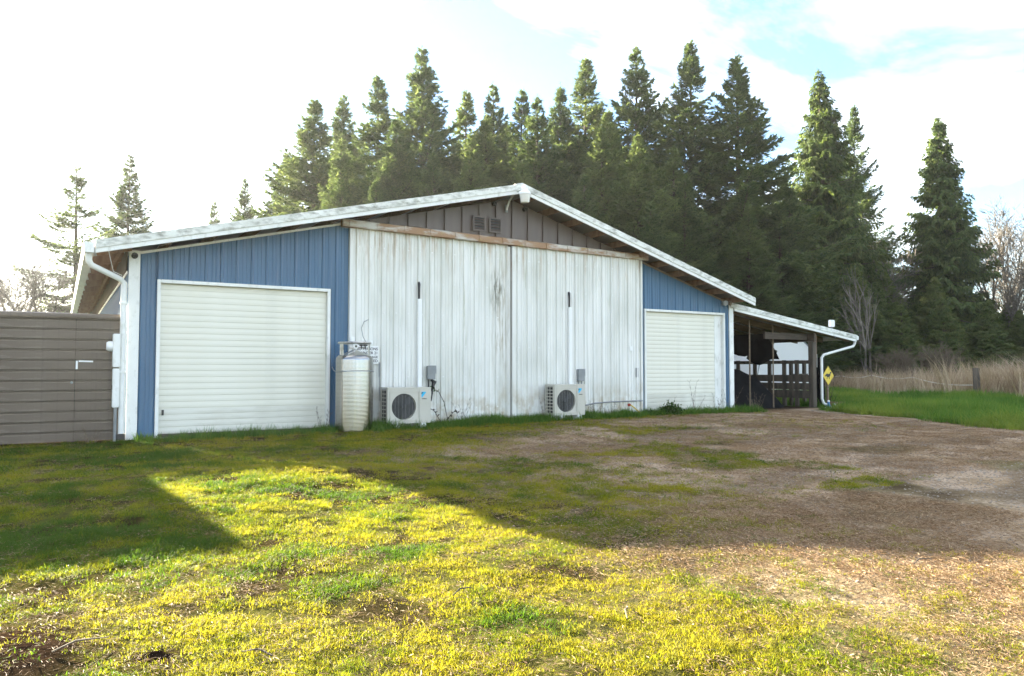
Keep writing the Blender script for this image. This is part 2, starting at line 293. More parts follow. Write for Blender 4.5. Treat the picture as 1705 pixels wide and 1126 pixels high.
# ------------------------------------------------------------------ ground
def ghash(x, y): return (fbm(x * .9, y * .9, 3, 4) - .5)
def gz(x, y):
    x = np.asarray(x, float); y = np.asarray(y, float)
    near = sst(y, -5, -0.5) * (1 - sst(np.abs(x - 8), 12, 20))
    z = near * (.02 + .06 * sst(x, 0, 11))
    z = z + .09 * np.exp(-((x - .2) / 1.9) ** 2 - ((y + 4.9) / 1.7) ** 2)
    fr = 1 - sst(np.hypot(x - 2, y + 7), 8, 24)
    flat = 1 - sst(y, -1.2, -.3) * .85
    z = z + fr * flat * ((fbm(x * .8, y * .8, 3, 3) - .5) * .09 + (fbm(x * 5, y * 5, 9, 3) - .5) * .035)
    z = z + .35 * sst(y, 20, 60) * (fbm(x * .05, y * .05, 5, 2))
    z = z + .06 * np.exp(-((x + 1.02) / .22) ** 2 - ((y + 8.95) / .35) ** 2)
    return z
def masks(x, y):
    xb = 1.75 + .14 * (y + 6) + 1.5 * (fbm(x * .5, y * .5, 21, 3) - .5)
    xb = np.where(y > -3.4, xb + 1.6 * (y + 3.4), xb)
    nearc = sst(y, -7.8, -9.2); xb = xb + .55 * nearc; gravel = sst(x - xb, -.9 + .3 * nearc, 3.4 - 2.1 * nearc)
    edge = 13.9 + .22 * (y + 3.5) + .5 * (fbm(x * .9, y * .9, 31, 3) - .5) * 2
    lush = sst(x - edge, -.25, .5); lush = np.maximum(lush, sst(y, 1, 3)); lush = lush * (1 - (x < 15.6) * (y > -.6))
    gravel = gravel * (1 - lush)
    patch = fbm(x * 1.1, y * 1.1, 41, 4); moss = sst(patch, .50, .64)
    gravel = gravel * (1 - .7 * moss * (1 - sst(x, 8, 12)) * (1 - .7 * nearc))
    bare = sst(fbm(x * 2.4, y * 2.4, 51, 4), .56, .70) * (1 - lush) * .8 * (1 - .75 * gravel)
    bare = np.maximum(bare, np.exp(-((x + .95) / .28) ** 2 - ((y + 8.9) / .5) ** 2) * 1.3)
    bare = np.maximum(bare, np.exp(-((x + .52) / .13) ** 2 - ((y + 9.2) / .12) ** 2) * 1.2)
    bare = np.maximum(bare, .95 * (x > 12.7) * (x < 15.9) * sst(y, -.5, .1))
    bare = np.maximum(bare, .9 * sst(y, -.55, -.15) * (1 - sst(x, 2.9, 3.3)) * (1 - sst(y, .5, 2)))
    dark = sst(fbm(x * .55 + y * .25, y * 1.5 - x * .4, 61, 3), .56, .70) * sst(x, 2.5, 5) * (1 - lush) * .45
    return np.clip(gravel, 0, 1), np.clip(bare, 0, 1), np.clip(lush, 0, 1), np.clip(dark, 0, 1)
def axis_lines(lo, hi, step, far0, far1):
    a = list(np.arange(lo, hi, step)); d = step; p = hi
    while p < far1: a.append(p); d *= 1.22; p += d
    a.append(far1); d = step; p = lo
    while p > far0: d *= 1.22; p -= d; a.insert(0, max(p, far0))
    return np.array(a)
gx = axis_lines(-2.6, 15.2, .06, -600, 700); gy = axis_lines(-12.6, .9, .06, -300, 900)
GX, GY = np.meshgrid(gx, gy); nx, ny = len(gx), len(gy)
GV = np.stack([GX, GY, gz(GX, GY)], -1).reshape(-1, 3); ii = np.arange(nx * ny).reshape(ny, nx)
GF = np.stack([ii[:-1, :-1], ii[:-1, 1:], ii[1:, 1:], ii[1:, :-1]], -1).reshape(-1, 4)
def ground_mat():
    m, n, l, b = node_mat('yard_ground'); b.inputs['Roughness'].default_value = .95; b.inputs['Specular IOR Level'].default_value = .0
    tc = n.new('ShaderNodeTexCoord')
    def noise(s, d=6, rg=.6):
        z = n.new('ShaderNodeTexNoise'); z.inputs['Scale'].default_value = s; z.inputs['Detail'].default_value = d; z.inputs['Roughness'].default_value = rg; l.new(tc.outputs['Object'], z.inputs['Vector']); return z.outputs[0]
    def ramp(f, *st):
        r = n.new('ShaderNodeValToRGB'); e = r.color_ramp.elements
        for i, (p, c) in enumerate(st):
            k = e[i] if i < 2 else e.new(p); k.position = p; k.color = (*c, 1)
        l.new(f, r.inputs[0]); return r.outputs[0]
    def mix(f, a, c):
        x = n.new('ShaderNodeMix'); x.data_type = 'RGBA'; l.new(f, x.inputs[0]); l.new(a, x.inputs[6]); l.new(c, x.inputs[7]); return x.outputs[2]
    def attr(nm): a = n.new('ShaderNodeAttribute'); a.attribute_name = nm; return a.outputs['Fac']
    moss = ramp(noise(9, 8, .7), (.32, (.030, .030, .013)), (.74, (.150, .140, .030)), (.52, (.080, .078, .020)))
    vo = n.new('ShaderNodeTexVoronoi'); vo.inputs['Scale'].default_value = 42; l.new(tc.outputs['Object'], vo.inputs['Vector'])
    grav = ramp(vo.outputs['Color'], (.1, (.20, .145, .10)), (.9, (.54, .43, .32)), (.5, (.37, .28, .195)))
    needle = ramp(noise(26, 8, .75), (.33, (.17, .11, .062)), (.66, (.48, .36, .225)))
    grav = mix(ramp(noise(1.6, 5), (.40, (0, 0, 0)), (.60, (.85, .85, .85))), grav, needle)
    soil = ramp(noise(18, 8, .7), (.35, (.012, .008, .005)), (.72, (.045, .028, .018)))
    lush = ramp(noise(7, 6), (.3, (.040, .075, .016)), (.7, (.10, .150, .032)))
    c = mix(attr('gravel'), moss, grav); c = mix(attr('dark'), c, soil); c = mix(attr('bare'), c, soil); c = mix(attr('lush'), c, lush)
    l.new(c, b.inputs['Base Color'])
    bp = n.new('ShaderNodeBump'); bp.inputs['Strength'].default_value = .9; bp.inputs['Distance'].default_value = .02; l.new(noise(38, 8, .7), bp.inputs['Height']); l.new(bp.outputs[0], b.inputs['Normal'])
    return m
gme = tri_mesh('ground', GV, GF, ground_mat(), True)
for nm, a in zip(('gravel', 'bare', 'lush', 'dark'), masks(GX, GY)):
    at = gme.attributes.new(nm, 'FLOAT', 'POINT'); at.data.foreach_set('value', a.reshape(-1).astype(np.float32))
tag(link_mesh('ground', gme), kind='structure')
def G(x, y): return float(gz(x, y))

# ------------------------------------------------------------------ the barn
BARN = thing('pole_barn', (0, 0, 0), 'long metal pole barn with white sliding doors, blue siding and low gable roof', 'barn')
RL, RA, RR = (-.46, 2.83), (6.53, 4.525), (12.85, 2.685); TH = .17; OV = -.5; BD = 14.0
def roof_top(x): return RL[1] + (x - RL[0]) * (RA[1] - RL[1]) / (RA[0] - RL[0]) if x < RA[0] else RA[1] + (x - RA[0]) * (RR[1] - RA[1]) / (RR[0] - RA[0])
def wall_top(x): return roof_top(x) - TH - .012
BX0, BX1 = 0.02, 12.62
def siding(x0, x1, zb, zt, y, mat, parent, pitch=.2286, rib=.022, name='siding_panel', phase=0.0, seam=.05, mid=True, rev=1):
    """ribbed sheet facing -Y between x0 and x1, bottom zb(x), top zt(x)"""
    xs = []; k = math.floor((x0 - phase) / pitch) - 1
    while phase + k * pitch < x1 + pitch:
        c = phase + k * pitch
        xs += [(c - seam / 2, 0), (c - seam / 4, rib), (c + seam / 4, rib), (c + seam / 2, 0)]
        if mid: xs += [(c + pitch * .36, 0), (c + pitch * .40, rib * .3), (c + pitch * .44, 0), (c + pitch * .60, 0), (c + pitch * .64, rib * .3), (c + pitch * .68, 0)]
        k += 1
    xs = [(x0, 0)] + [p for p in xs if x0 + .002 < p[0] < x1 - .002] + [(x1, 0)]
    if x0 < RA[0] < x1: xs.append((RA[0], 0)); xs.sort()
    m = MB(); n = len(xs); th = .012
    for x, d in xs:
        m.v += [(x, y - d, zb(x)), (x, y - d, zt(x)), (x, y + th, zb(x)), (x, y + th, zt(x))]
    for i in range(n - 1):
        a, b = 4 * i, 4 * i + 4; m.f += [(a, b, b + 1, a + 1), (a + 2, a + 3, b + 3, b + 2), (a + 1, b + 1, b + 3, a + 3), (a, a + 2, b + 2, b)]
    e = 4 * (n - 1); m.f += [(0, 1, 3, 2), (e, e + 2, e + 3, e + 1)]
    return m.build(name, mat, parent)
def cst(v): return lambda x: v
# solid framing behind the siding, openings left for the doors
def wallbox(x0, x1, z0, zt, name='wall'):
    pts = [(x0, z0), (x1, z0), (x1, zt(x1))] + ([(RA[0], zt(RA[0]))] if x0 < RA[0] < x1 else []) + [(x0, zt(x0))]
    return MB().prism(pts, 1, .03, .13).build(name, M['wood_dark'], BARN)
ZW = lambda x: wall_top(x) - .01
wallbox(.04, .40, .0, ZW); wallbox(.405, 2.99, 2.41, ZW); wallbox(2.995, 9.9, .0, ZW); wallbox(9.905, 12.38, 2.37, ZW); wallbox(12.385, 12.58, 0, ZW)
# blue siding on the front
for a, b, z in ((.14, .37, .05), (3.03, 3.32, .06)): siding(a, b, cst(z), ZW, 0, M['blue'], BARN, phase=.14)
for k in range(3): siding(.372 + k * .886, min(.37 + (k + 1) * .886, 3.028), cst(2.40), ZW, 0, M['blue'], BARN, phase=.14)
for a, b, z in ((9.82, 9.90, .09), (12.36, 12.50, .09)): siding(a, b, cst(z), ZW, 0, M['blue'], BARN, phase=.1)
for k in range(3): siding(9.902 + k * .82, min(9.90 + (k + 1) * .82, 12.358), cst(2.36), ZW, 0, M['blue'], BARN, phase=.1)
# brown gable: one sheet per standing seam
xs = [3.34 + .36 * k for k in range(19)]
for k in range(len(xs) - 1):
    a, b = xs[k], min(xs[k + 1], 9.80)
    if b - a < .05: break
    lo = 3.50 - (a - 3.3) * .012
    m = MB(); pts = [(a + .004, lo), (b - .004, lo), (b - .004, ZW(b))] + ([(RA[0], ZW(RA[0]))] if a < RA[0] < b else []) + [(a + .004, ZW(a))]
    m.prism(pts, 1, -.012, .02); m.prism([(a - .022, lo), (a + .022, lo), (a + .022, min(ZW(a), ZW(a + .022)) - .01), (a - .022, min(ZW(a), ZW(a - .022)) - .01)], 1, -.052, -.010)
    m.build('gable_panel', M['brown'], BARN)
# louvres and round vents in the gable
for x0 in (5.69, 6.04):
    lv = MB(); z0, z1, w = 3.64, 3.93, .27
    for a, b in (((x0, -.075, z0), (x0 + .03, -.055, z1)), ((x0 + w - .03, -.075, z0), (x0 + w, -.055, z1)), ((x0 + .031, -.075, z0), (x0 + w - .031, -.055, z0 + .03)), ((x0 + .031, -.075, z1 - .03), (x0 + w - .031, -.055, z1))): lv.box(a, b)
    lv = lv.build('louvre_vent', M['brown'], BARN)
    MB().box((x0 + .02, -.054, z0 + .02), (x0 + w - .02, -.05, z1 - .02)).build('vent_screen', M['black'], lv)
    for k in range(4): z = z0 + .055 + k * .056; MB().bar((x0 + .032, -.066, z), (x0 + w - .032, -.066, z), .030, .008, (0, -.7, .7)).build('slat', M['brown'], lv)
for x, z in ((6.17, 4.20), (6.85, 4.17)): MB().lathe((x, -.045, z), [(.045, .03), (.045, -.01), (.028, -.022), (.02, -.012)], 16, 'y').build('round_vent', M['black'], BARN, smooth=True)
# sliding doors
def sliding_door(x0, x1, z0, z1a, z1b, y):
    zt = lambda x: z1a + (x - x0) / (x1 - x0) * (z1b - z1a)
    d = MB()
    d.box((x0, y - .03, z0), (x0 + .05, y + .05, zt(x0) - .01)); d.box((x1 - .05, y - .03, z0), (x1, y + .05, zt(x1) - .02)); d.box((x0 + .052, y + .014, z0), (x1 - .052, y + .045, z0 + .10))
    d = d.build('sliding_door', M['white_door'], BARN)
    n = round((x1 - x0 - .1) / .914); w = (x1 - x0 - .104) / n
    for k in range(n): siding(x0 + .052 + k * w, x0 + .05 + (k + 1) * w, cst(z0), zt, y, M['white_door'], d, phase=x0 + .13, rib=.034, seam=.044)
    s = MB()
    for r in range(6):
        z = .35 + r * .56
        for k in range(int((x1 - x0) / .2286)):
            x = x0 + .13 + k * .2286 + .036
            if z < zt(x) - .05: s.lathe((x, y - .006, z + rnd.uniform(-.006, .006)), [(.012, .004), (.012, -.005), (.006, -.009)], 6, 'y')
    tag(s.build('screw_heads', M['white'], d), kind='stuff'); return d
sd1 = sliding_door(3.325, 6.50, .06, 3.46, 3.42, -.045)
sd2 = sliding_door(6.53, 9.79, .075, 3.42, 3.40, -.07)
MB().box((6.502, -.095, .07), (6.528, -.075, 3.40)).build('door_stop', M['stopm'], BARN)
# rusty track
m = MB(); m.add([(3.17, -.15, 3.46), (9.93, -.15, 3.385), (9.93, -.15, 3.49), (3.17, -.15, 3.575), (3.17, -.02, 3.46), (9.93, -.02, 3.385), (9.93, -.02, 3.53), (3.17, -.02, 3.615)],
      [(0, 1, 2, 3), (7, 6, 5, 4), (3, 2, 6, 7), (0, 4, 5, 1), (0, 3, 7, 4), (1, 5, 6, 2)])
trk = m.build('door_track', M['rust'], BARN, bevel=.008)
for k in range(14):
    x = 3.3 + k * .5; z = 3.575 - (x - 3.17) * .0126
    MB().bar((x, -.158, z - .10), (x, -.158, z + .005), .035, .012, (0, 1, 0)).build('track_bracket', M['rust'], trk)
MB().box((9.60, -.098, .88), (9.66, -.085, 1.08)).build('door_latch', M['grey'], sd2)
# roll-up doors
def roll_door(x0, x1, z0, z1, ny, jr):
    f = MB(); w = .05; y0, y1 = -.035, .10
    f.box((x0, y0, z0), (x0 + w, y1, z1)); f.box((x1 - w, y0, z0), (x1, y1, z1)); f.box((x0 + w + .001, y0, z1 - w), (x1 - w - .001, y1, z1))
    if jr: f.box((x1 - w - jr, .045, z0), (x1 - w - .001, .10, z1 - w - .001))
    d = f.build('roll_up_door', M['trim'], BARN, bevel=.004)
    a, b = x0 + w + .004, x1 - w - .004 - jr; h = (z1 - w - z0 - .055) / ny
    MB().box((a, .046, z0), (b, .075, z0 + .05)).build('bottom_bar', M['wood_dark'] if not jr else M['cream'], d)
    prof = [(.080, -.004), (.0545, -.002), (.0545, .004), (.049, .010), (.047, h * .5), (.049, h - .010), (.0495, h - .003), (.080, h - .003)]
    me = MB().prism([(p[0], p[1]) for p in prof], 0, a, b).mesh('slat', M['cream'], Vector((0, 0, 0)))
    me2 = me.copy(); me2.materials[0] = M['cream_grimy']
    for k in range(ny): link_mesh('slat', me if k > 3 else me2, d, (0, rnd.uniform(-.0012, .0012), z0 + .053 + k * h))
    return d
rd1 = roll_door(.372, 3.01, .03, 2.395, 24, 0)
MB().box((.47, .030, .36), (.50, .045, .44)).build('door_handle', M['black'], rd1)
roll_door(9.905, 12.355, .09, 2.355, 24, .22)
# corner boards, sill, slab edge
MB().box((-.012, -.03, .02), (.138, .0, 2.80)).build('corner_trim', M['trim'], BARN, bevel=.004)
MB().box((12.50, -.03, .08), (12.64, .0, 2.60)).build('corner_trim', M['trim'], BARN, bevel=.004)
MB().box((.0, -.02, -.1), (.37, .12, .05)).build('sill_plank', M['wood'], BARN)
MB().box((.371, .0, -.1), (3.3, .14, .028)).build('slab_edge', M['concrete'], BARN); MB().box((3.301, -.01, -.1), (12.6, .14, .072)).build('slab_edge', M['concrete'], BARN)
m = MB()
for a, b in ((.14, 3.2), ): m.bar((a, -.022, wall_top(a) - .02), (b, -.022, wall_top(b) - .02), .02, .035)
m.build('wall_top_trim', M['trim'], BARN)
MB().bar((9.85, -.022, wall_top(9.85) - .02), (12.55, -.022, wall_top(12.55) - .02), .02, .035).build('wall_top_trim', M['wood'], BARN)
# side and back walls
def side_panel(x, y0, y1, zt, sgn):
    m = MB(); n = int((y1 - y0) / .2286); pr = []
    for k in range(n + 1):
        c = y0 + .06 + k * .2286; pr += [(c - .025, 0), (c - .012, .02), (c + .012, .02), (c + .025, 0)]
    pr = [(y0, 0)] + [p for p in pr if y0 < p[0] < y1] + [(y1, 0)]
    poly = [(x + sgn * d, y) for y, d in pr] + [(x - sgn * .012, y1), (x - sgn * .012, y0)]
    return m.prism(poly, 2, .03, zt).build('siding_panel', M['blue'], BARN)
k = 0; y = .02
while y < BD - .1:
    y2 = min(y + .914, BD); side_panel(.0, y, y2 - .002, wall_top(0) - .03, -1); y = y2
MB().box((.014, .14, 0), (.10, BD, wall_top(0) - .06)).build('wall', M['wood_dark'], BARN)
MB().box((12.54, .14, 0), (12.62, BD, wall_top(12.6) - .02)).build('wall', M['wood_dark'], BARN)
MB().prism([(.10, 0), (12.54, 0), (12.54, ZW(12.54)), (RA[0], ZW(RA[0])), (.10, ZW(.1))], 1, BD - .1, BD).build('wall', M['blue'], BARN)
# roof slabs with fascia, purlins
rf = {}
for nm, (p, q) in (('L', (RL, RA)), ('R', (RA, RR))):
    t = .025
    rf[nm] = MB().prism([(p[0], p[1] - t), (q[0], q[1] - t), (q[0], q[1]), (p[0], p[1])], 1, OV + .02, BD + .4).build('roof', M['roof'], BARN)
    f = MB()
    f.prism([(p[0], p[1] - .105), (q[0], q[1] - .105), (q[0], q[1] + .012), (p[0], p[1] + .012)], 1, OV - .015, OV + .018)
    f.build('rake_trim', M['rake'], rf[nm], bevel=.004)
    f = MB(); f.prism([(p[0], p[1] - TH), (q[0], q[1] - TH), (q[0], q[1] - .106), (p[0], p[1] - .106)], 1, OV + .0, OV + .03)
    f.build('fascia_board', M['trim'], rf[nm])
    n = 11
    for k in range(n):
        u = (k + .5) / n; x = p[0] + (q[0] - p[0]) * u; z = p[1] + (q[1] - p[1]) * u - .10
        MB().bar((x, OV + .031, z), (x, BD + .3, z), .045, .13).build('purlin', M['purlin'], rf[nm])
rg = MB(); rg.prism([(RA[0] - .16, RA[1] - .032), (RA[0], RA[1] + .012), (RA[0] + .16, RA[1] - .036), (RA[0] + .16, RA[1] - .016), (RA[0], RA[1] + .034), (RA[0] - .16, RA[1] - .012)], 1, OV + .03, BD + .4); rg.build('ridge_cap', M['roof'], BARN)
for k in range(12):   # rafter tails under the left eave
    y = OV + .35 + k * 1.19
    MB().bar((-.44, y, roof_top(-.44) - .10), (.0, y, roof_top(0) - .10), .05, .14).build('rafter_tail', M['purlin'], rf['L'])
MB().box((-.05, .03, 2.50), (-.026, BD, 2.80)).build('eave_board', M['wood_dark'], BARN)
MB().box((-.035, .03, 2.455), (-.022, BD, 2.495)).build('eave_trim', M['trim'], BARN)
# gutters and downspouts
g = MB(); gp = [(-.475, 2.80), (-.475, 2.66), (-.59, 2.66), (-.61, 2.80), (-.60, 2.80), (-.582, 2.672), (-.487, 2.672), (-.487, 2.80)]
g.prism(gp, 1, OV - .02, BD + .3); g.prism([(-.475, 2.80), (-.475, 2.66), (-.59, 2.66), (-.61, 2.80)], 1, OV - .026, OV - .021)
gut = g.build('gutter', M['trim'], BARN)
dp = [(-.535, -.40, 2.662), (-.535, -.40, 2.56), (-.50, -.385, 2.50), (-.13, -.10, 2.36), (-.075, -.065, 2.30), (-.072, -.062, 2.2), (-.072, -.062, .12)]
ds = MB().tube(dp, .042, 10).build('downspout', M['trim'], BARN, smooth=True)
MB().box((-.125, -.12, G(-.07, -.06) - .04), (-.02, -.005, .115)).build('drain_boot', M['black'], ds)
for z in (2.0, 1.0): MB().box((-.12, -.109, z), (-.025, -.02, z + .03)).build('strap', M['trim'], ds)
MB().tube([(-.30, -.47, 2.72), (-.27, -.40, 2.60), (-.22, -.20, 2.45), (-.10, -.03, 2.42)], .005, 6).build('cable', M['trim'], BARN)
MB().lathe((.06, -.031, 2.72), [(.045, .0), (.045, -.04), (.03, -.055), (.02, -.045)], 16, 'y').build('round_sensor', M['black'], BARN, smooth=True)

# ------------------------------------------------------------------ lean-to
LT0, LT1 = (12.64, 2.58), (17.28, 1.945); LD = 7.0
def lt(x): return LT0[1] + (x - LT0[0]) * (LT1[1] - LT0[1]) / (LT1[0] - LT0[0])
lr = MB().prism([(LT0[0], LT0[1] - .02), (LT1[0], LT1[1] - .02), LT1, LT0], 1, -.02, LD).build('lean_to_roof', M['roof'], BARN)
MB().prism([(12.52, lt(12.52) - .10), (LT1[0] + .02, LT1[1] - .10), (LT1[0] + .02, LT1[1] + .012), (12.52, lt(12.52) + .012)], 1, -.075, -.036).build('rake_trim', M['rake'], lr, bevel=.004)
MB().prism([(12.652, lt(12.65) - .165), (LT1[0], LT1[1] - .165), (LT1[0], LT1[1] - .101), (12.652, lt(12.65) - .101)], 1, -.06, -.035).build('fascia_board', M['trim'], lr)
for k in range(9):
    y = .12 + k * .82
    MB().bar((12.66, y, lt(12.66) - .10), (17.2, y, lt(17.2) - .10), .05, .15).build('rafter', M['wood'], lr)
MB().box((15.62, .02, lt(15.7) - .40), (15.70, LD, lt(15.7) - .19)).build('header_beam', M['beam'], BARN)
MB().box((14.0, .205, lt(15.7) - .36), (15.60, .26, lt(15.7) - .20)).build('header_beam', M['beam'], BARN)
for y, mat in ((.12, 'wood_dark'), (3.4, 'wood_dark'), (6.8, 'wood_dark')):
    MB().box((15.60, y - .07, G(15.7, y) - .1), (15.75, y + .07, lt(15.7) - .41)).build('post', M[mat], BARN, bevel=.008)
MB().box((15.76, .08, 1.30), (15.80, .16, 1.98)).build('post_splice', M['purlin'], BARN)
MB().bar((15.56, 2.0, 1.86), (15.56, 1.15, 1.50), .05, .09).build('knee_brace', M['wood_dark'], BARN)
g2 = MB().prism([(17.285, 1.93), (17.285, 1.83), (17.37, 1.83), (17.385, 1.93)], 1, -.05, LD).build('gutter', M['trim'], BARN)
MB().tube([(17.31, .02, 1.83), (17.30, .02, 1.74), (17.22, .01, 1.66), (15.90, -.05, 1.42), (15.80, -.06, 1.34), (15.79, -.06, .30), (15.83, -.08, .18), (15.98, -.15, .10)], .034, 10).build('downspout', M['trim'], BARN, smooth=True)
# thin poles under the lean-to
for x, y in ((13.6, .35), (14.45, .35)): MB().tube([(x, y, G(x, y) - .05), (x + .01, y, lt(x) - .18)], .018, 8).build('thin_pole', M['wood'], BARN)
# dark far end boards, added to keep the lean-to interior dark
for k in range(15):
    x_ = 12.66 + k * .2
    MB().box((x_, LD - .06, 1.42), (x_ + .194, LD - .03, lt(x_ + .2) - .03)).build('board', M['wood_dark'], BARN); MB().box((x_, LD - .06, -.05), (x_ + .194, LD - .03, 1.02)).build('board', M['wood_dark'], BARN)
# stall fence along the lean-to
SF = thing('stall_fence', (15.66, 2.0, 0), 'weathered board stall fence under the open lean-to', 'fence')
for z0, z1 in ((1.19, 1.28), (.72, .90), (.52, .69), (.30, .50)):
    MB().box((15.64, .20, z0), (15.675, LD - .1, z1)).build('rail', M['wood_dark'], SF)
for y in (.62, 1.02, 1.5, 2.0, 2.6, 3.2, 4.2, 5.2, 6.2): MB().box((15.68, y - .05, -.02), (15.73, y + .05, 1.29)).build('picket', M['wood_dark'], SF)
RFN = thing('board_fence', (16.1, .6, 0), 'short dark two rail fence beside the lean-to post', 'fence')
for z in (.80, .50): MB().box((15.95, .92, z), (16.55, .96, z + .13)).build('rail', M['wood_dark'], RFN)
for x in (15.96, 16.5): MB().box((x - .04, .965, -.02), (x + .04, 1.04, 1.25)).build('post', M['wood_dark'], RFN)
# tarp covered heap
def heap(name, c, rx, ry, h, mat, label, cat, seed=1, n=26, lump=.25, sq=1.0):
    vs = []; fs = []
    for j in range(n + 1):
        for i in range(n + 1):
            u, v = i / n * 2 - 1, j / n * 2 - 1
            r = min(1, math.hypot(u, v) if sq == 1 else (abs(u) ** sq + abs(v) ** sq) ** (1 / sq))
            z = h * max(0, 1 - r ** 2.2) * (1 + lump * (float(fbm(u * 2.5 + 9, v * 2.5, seed, 3)) - .5) * 2)
            px_, py_ = c[0] + u * rx, c[1] + v * ry; vs.append((px_, py_, G(px_, py_) - .03 + z))
    for j in range(n):
        for i in range(n): a = j * (n + 1) + i; fs.append((a, a + 1, a + n + 2, a + n + 1))
    m = MB().add(vs, fs); o = m.build(name, mat, None, (c[0], c[1], c[2]), smooth=True); return tag(o, label, cat)
heap('tarp_heap', (14.15, 2.3, 0.02), 1.42, 2.0, 1.0, M['tarp'], 'dark tarp draped over a big heap under the lean-to', 'tarp', 4, 30, .35, 3)
HB = MB(); hv = []; 
for i in range(9):
    for j in range(7):
        u = i / 8; v = j / 6; w = .20 + .28 * v
        hv.append((15.50 + .03 * math.sin(9 * u + 2 * v), 1.55 + (u - .5) * 2 * w * 1.1, 1.86 - v * .55 - .10 * math.sin(math.pi * u) * v + .06 * math.sin(7 * u)))
HB.add(hv + [(x - .02, y, z) for x, y, z in hv], [(i * 7 + j, i * 7 + j + 1, i * 7 + j + 8, i * 7 + j + 7) for i in range(8) for j in range(6)] + [(63 + i * 7 + j, 63 + i * 7 + j + 7, 63 + i * 7 + j + 8, 63 + i * 7 + j + 1) for i in range(8) for j in range(6)])
tag(HB.build('hanging_blanket', M['tarp'], None, (15.5, 1.5, 1.3), smooth=True), 'dark blanket hanging from the lean-to beam', 'blanket')
HT = MB(); nq = 24; hv = []  # black sheet added to turn the upper side opening dark
for i in range(nq + 1):
    for j in range(9):
        u = i / nq; v = j / 8; hv.append((15.52 + .05 * math.sin(u * 31 + v * 2) * (.3 + v), 1.35 + u * 5.3 + (0.10 * v if i == 0 else 0), 2.02 - v * (.58 + .05 * math.sin(u * 17) + .04 * math.sin(u * 41))))
k9 = len(hv); qf = [(i * 9 + j, i * 9 + j + 1, i * 9 + j + 10, i * 9 + j + 9) for i in range(nq) for j in range(8)]
HT.add(hv + [(x - .012, y, z) for x, y, z in hv], qf + [tuple(k9 + q for q in reversed(f)) for f in qf])
tag(HT.build('dark_sheet', M['tarp'], None, (15.52, 4.0, 1.4), smooth=True), 'long black sheet added to darken the open side of the lean-to', 'tarp')
# white plastic hoop shelter out behind
TR = thing('hoop_shelter', (22.6, 7.5, 0), 'white plastic covered hoop shelter seen through the lean-to', 'shelter')
def arch(r, n=14): return [(22.6 + r * 1.0 * math.cos(math.pi * i / n), .0 + 2.35 * (r / 1.9) * math.sin(math.pi * i / n) ** .8) for i in range(n + 1)]
oa, ia = arch(1.90), arch(1.87); MB().prism(oa + ia[::-1], 1, 6.4, 9.6).build('cover', M['film'], TR)
for y in (6.36, 9.61): MB().prism(oa, 1, y, y + .03).build('end_sheet', M['film'], TR)
for y in (6.30, 8.0, 9.7): MB().tube([(p[0], y, p[1]) for p in arch(1.86)], .02, 6).build('hoop', M['grey'], TR)

# ------------------------------------------------------------------ brown metal fence, shed, meters
FN = thing('metal_fence', (-.9, .05, 0), 'brown ribbed metal fence with gate beside the barn corner', 'fence')
def fence_panels(x0, x1, nm, par):
    n = 12; zt, zb = 1.77, .03; h = (zt - zb) / n
    pr = [(.032, -.003), (.0, .0), (-.003, .004), (-.003, h * .72), (.003, h * .78), (.003, h * .86), (-.002, h * .90), (-.002, h - .012), (.016, h - .008), (.016, h - .002), (.032, h - .002)]
    me = MB().prism([(p[0], p[1]) for p in pr], 0, x0, x1).mesh(nm, M['fence_brown'], Vector((wl(par)[0], 0, 0)))
    for k in range(n): link_mesh(nm, me, par, (0, 0.0 - wl(par)[1] + .02 + rnd.uniform(-.002, .002), zb + k * h - wl(par)[2]))
fence_panels(-6.0, -.665, 'fence_panel', FN)
gt = MB().box((-.655, .055, .06), (-.10, .10, 1.75)).build('gate', M['wood_dark'], FN)
WLOC[gt.name] = wl(FN)
fence_panels(-.655, -.10, 'gate_panel', gt)
MB().prism([(.0, 1.765), (-.012, 1.80), (.0, 1.835), (.04, 1.85), (.08, 1.835), (.09, 1.765)], 0, -6.0, -.10).build('top_cap', M['fence_brown'], FN, smooth=True)
for x in (-.69, -2.6, -4.5): MB().box((x - .06, .056, -.05), (x + .06, .14, 1.76)).build('post', M['wood_dark'], FN)
MB().box((-.655, .002, 1.05), (-.63, .014, 1.17)).build('latch_plate', M['white'], gt); MB().bar((-.62, .008, 1.165), (-.44, .008, 1.160), .01, .022).build('latch_bar', M['white'], gt); MB().lathe((-.70, .012, .86), [(.02, .01), (.02, -.012), (.01, -.02)], 10, 'y').build('lock', M['grey'], FN)
SH = thing('unseen_shed', (-4.2, 2.5, 0), 'unseen brown shed behind the brown fence, shaped to cast the lawn shadow', 'shed')  # unseen, inferred from its shadow; plan slanted to fit that shadow
HSH = 2.66
for k in range(12):
    z = k * .2; MB().box((-6.4, .40, z + .003), (-2.24, .44, z + .2)).build('siding_panel', M['fence_brown'], SH)
MB().prism([(-6.38, .45), (-2.26, .45), (-2.72, 4.6), (-6.38, 4.6)], 2, 0, 2.42).build('wall', M['fence_brown'], SH)
MB().prism([(-6.6, .25), (-2.16, .25), (-2.66, 4.8), (-6.6, 4.8)], 2, 2.44, HSH).build('roof', M['roof'], SH)
MT = thing('electric_meter', (-.14, -.06, G(-.14, -.06)), 'grey electric meter and breaker boxes on the barn corner', 'meter')
MB().box((-.20, -.14, 1.08), (-.105, .04, 1.56)).build('meter_box', M['trim'], MT, bevel=.008)
MB().box((-.195, -.13, .50), (-.108, .03, 1.06)).build('breaker_box', M['trim'], MT, bevel=.008)
MB().lathe((-.20, -.05, 1.38), [(.075, .0), (.075, -.04), (.07, -.06), (.055, -.08)], 20, 'x').build('meter_dial', M['white'], MT, smooth=True)
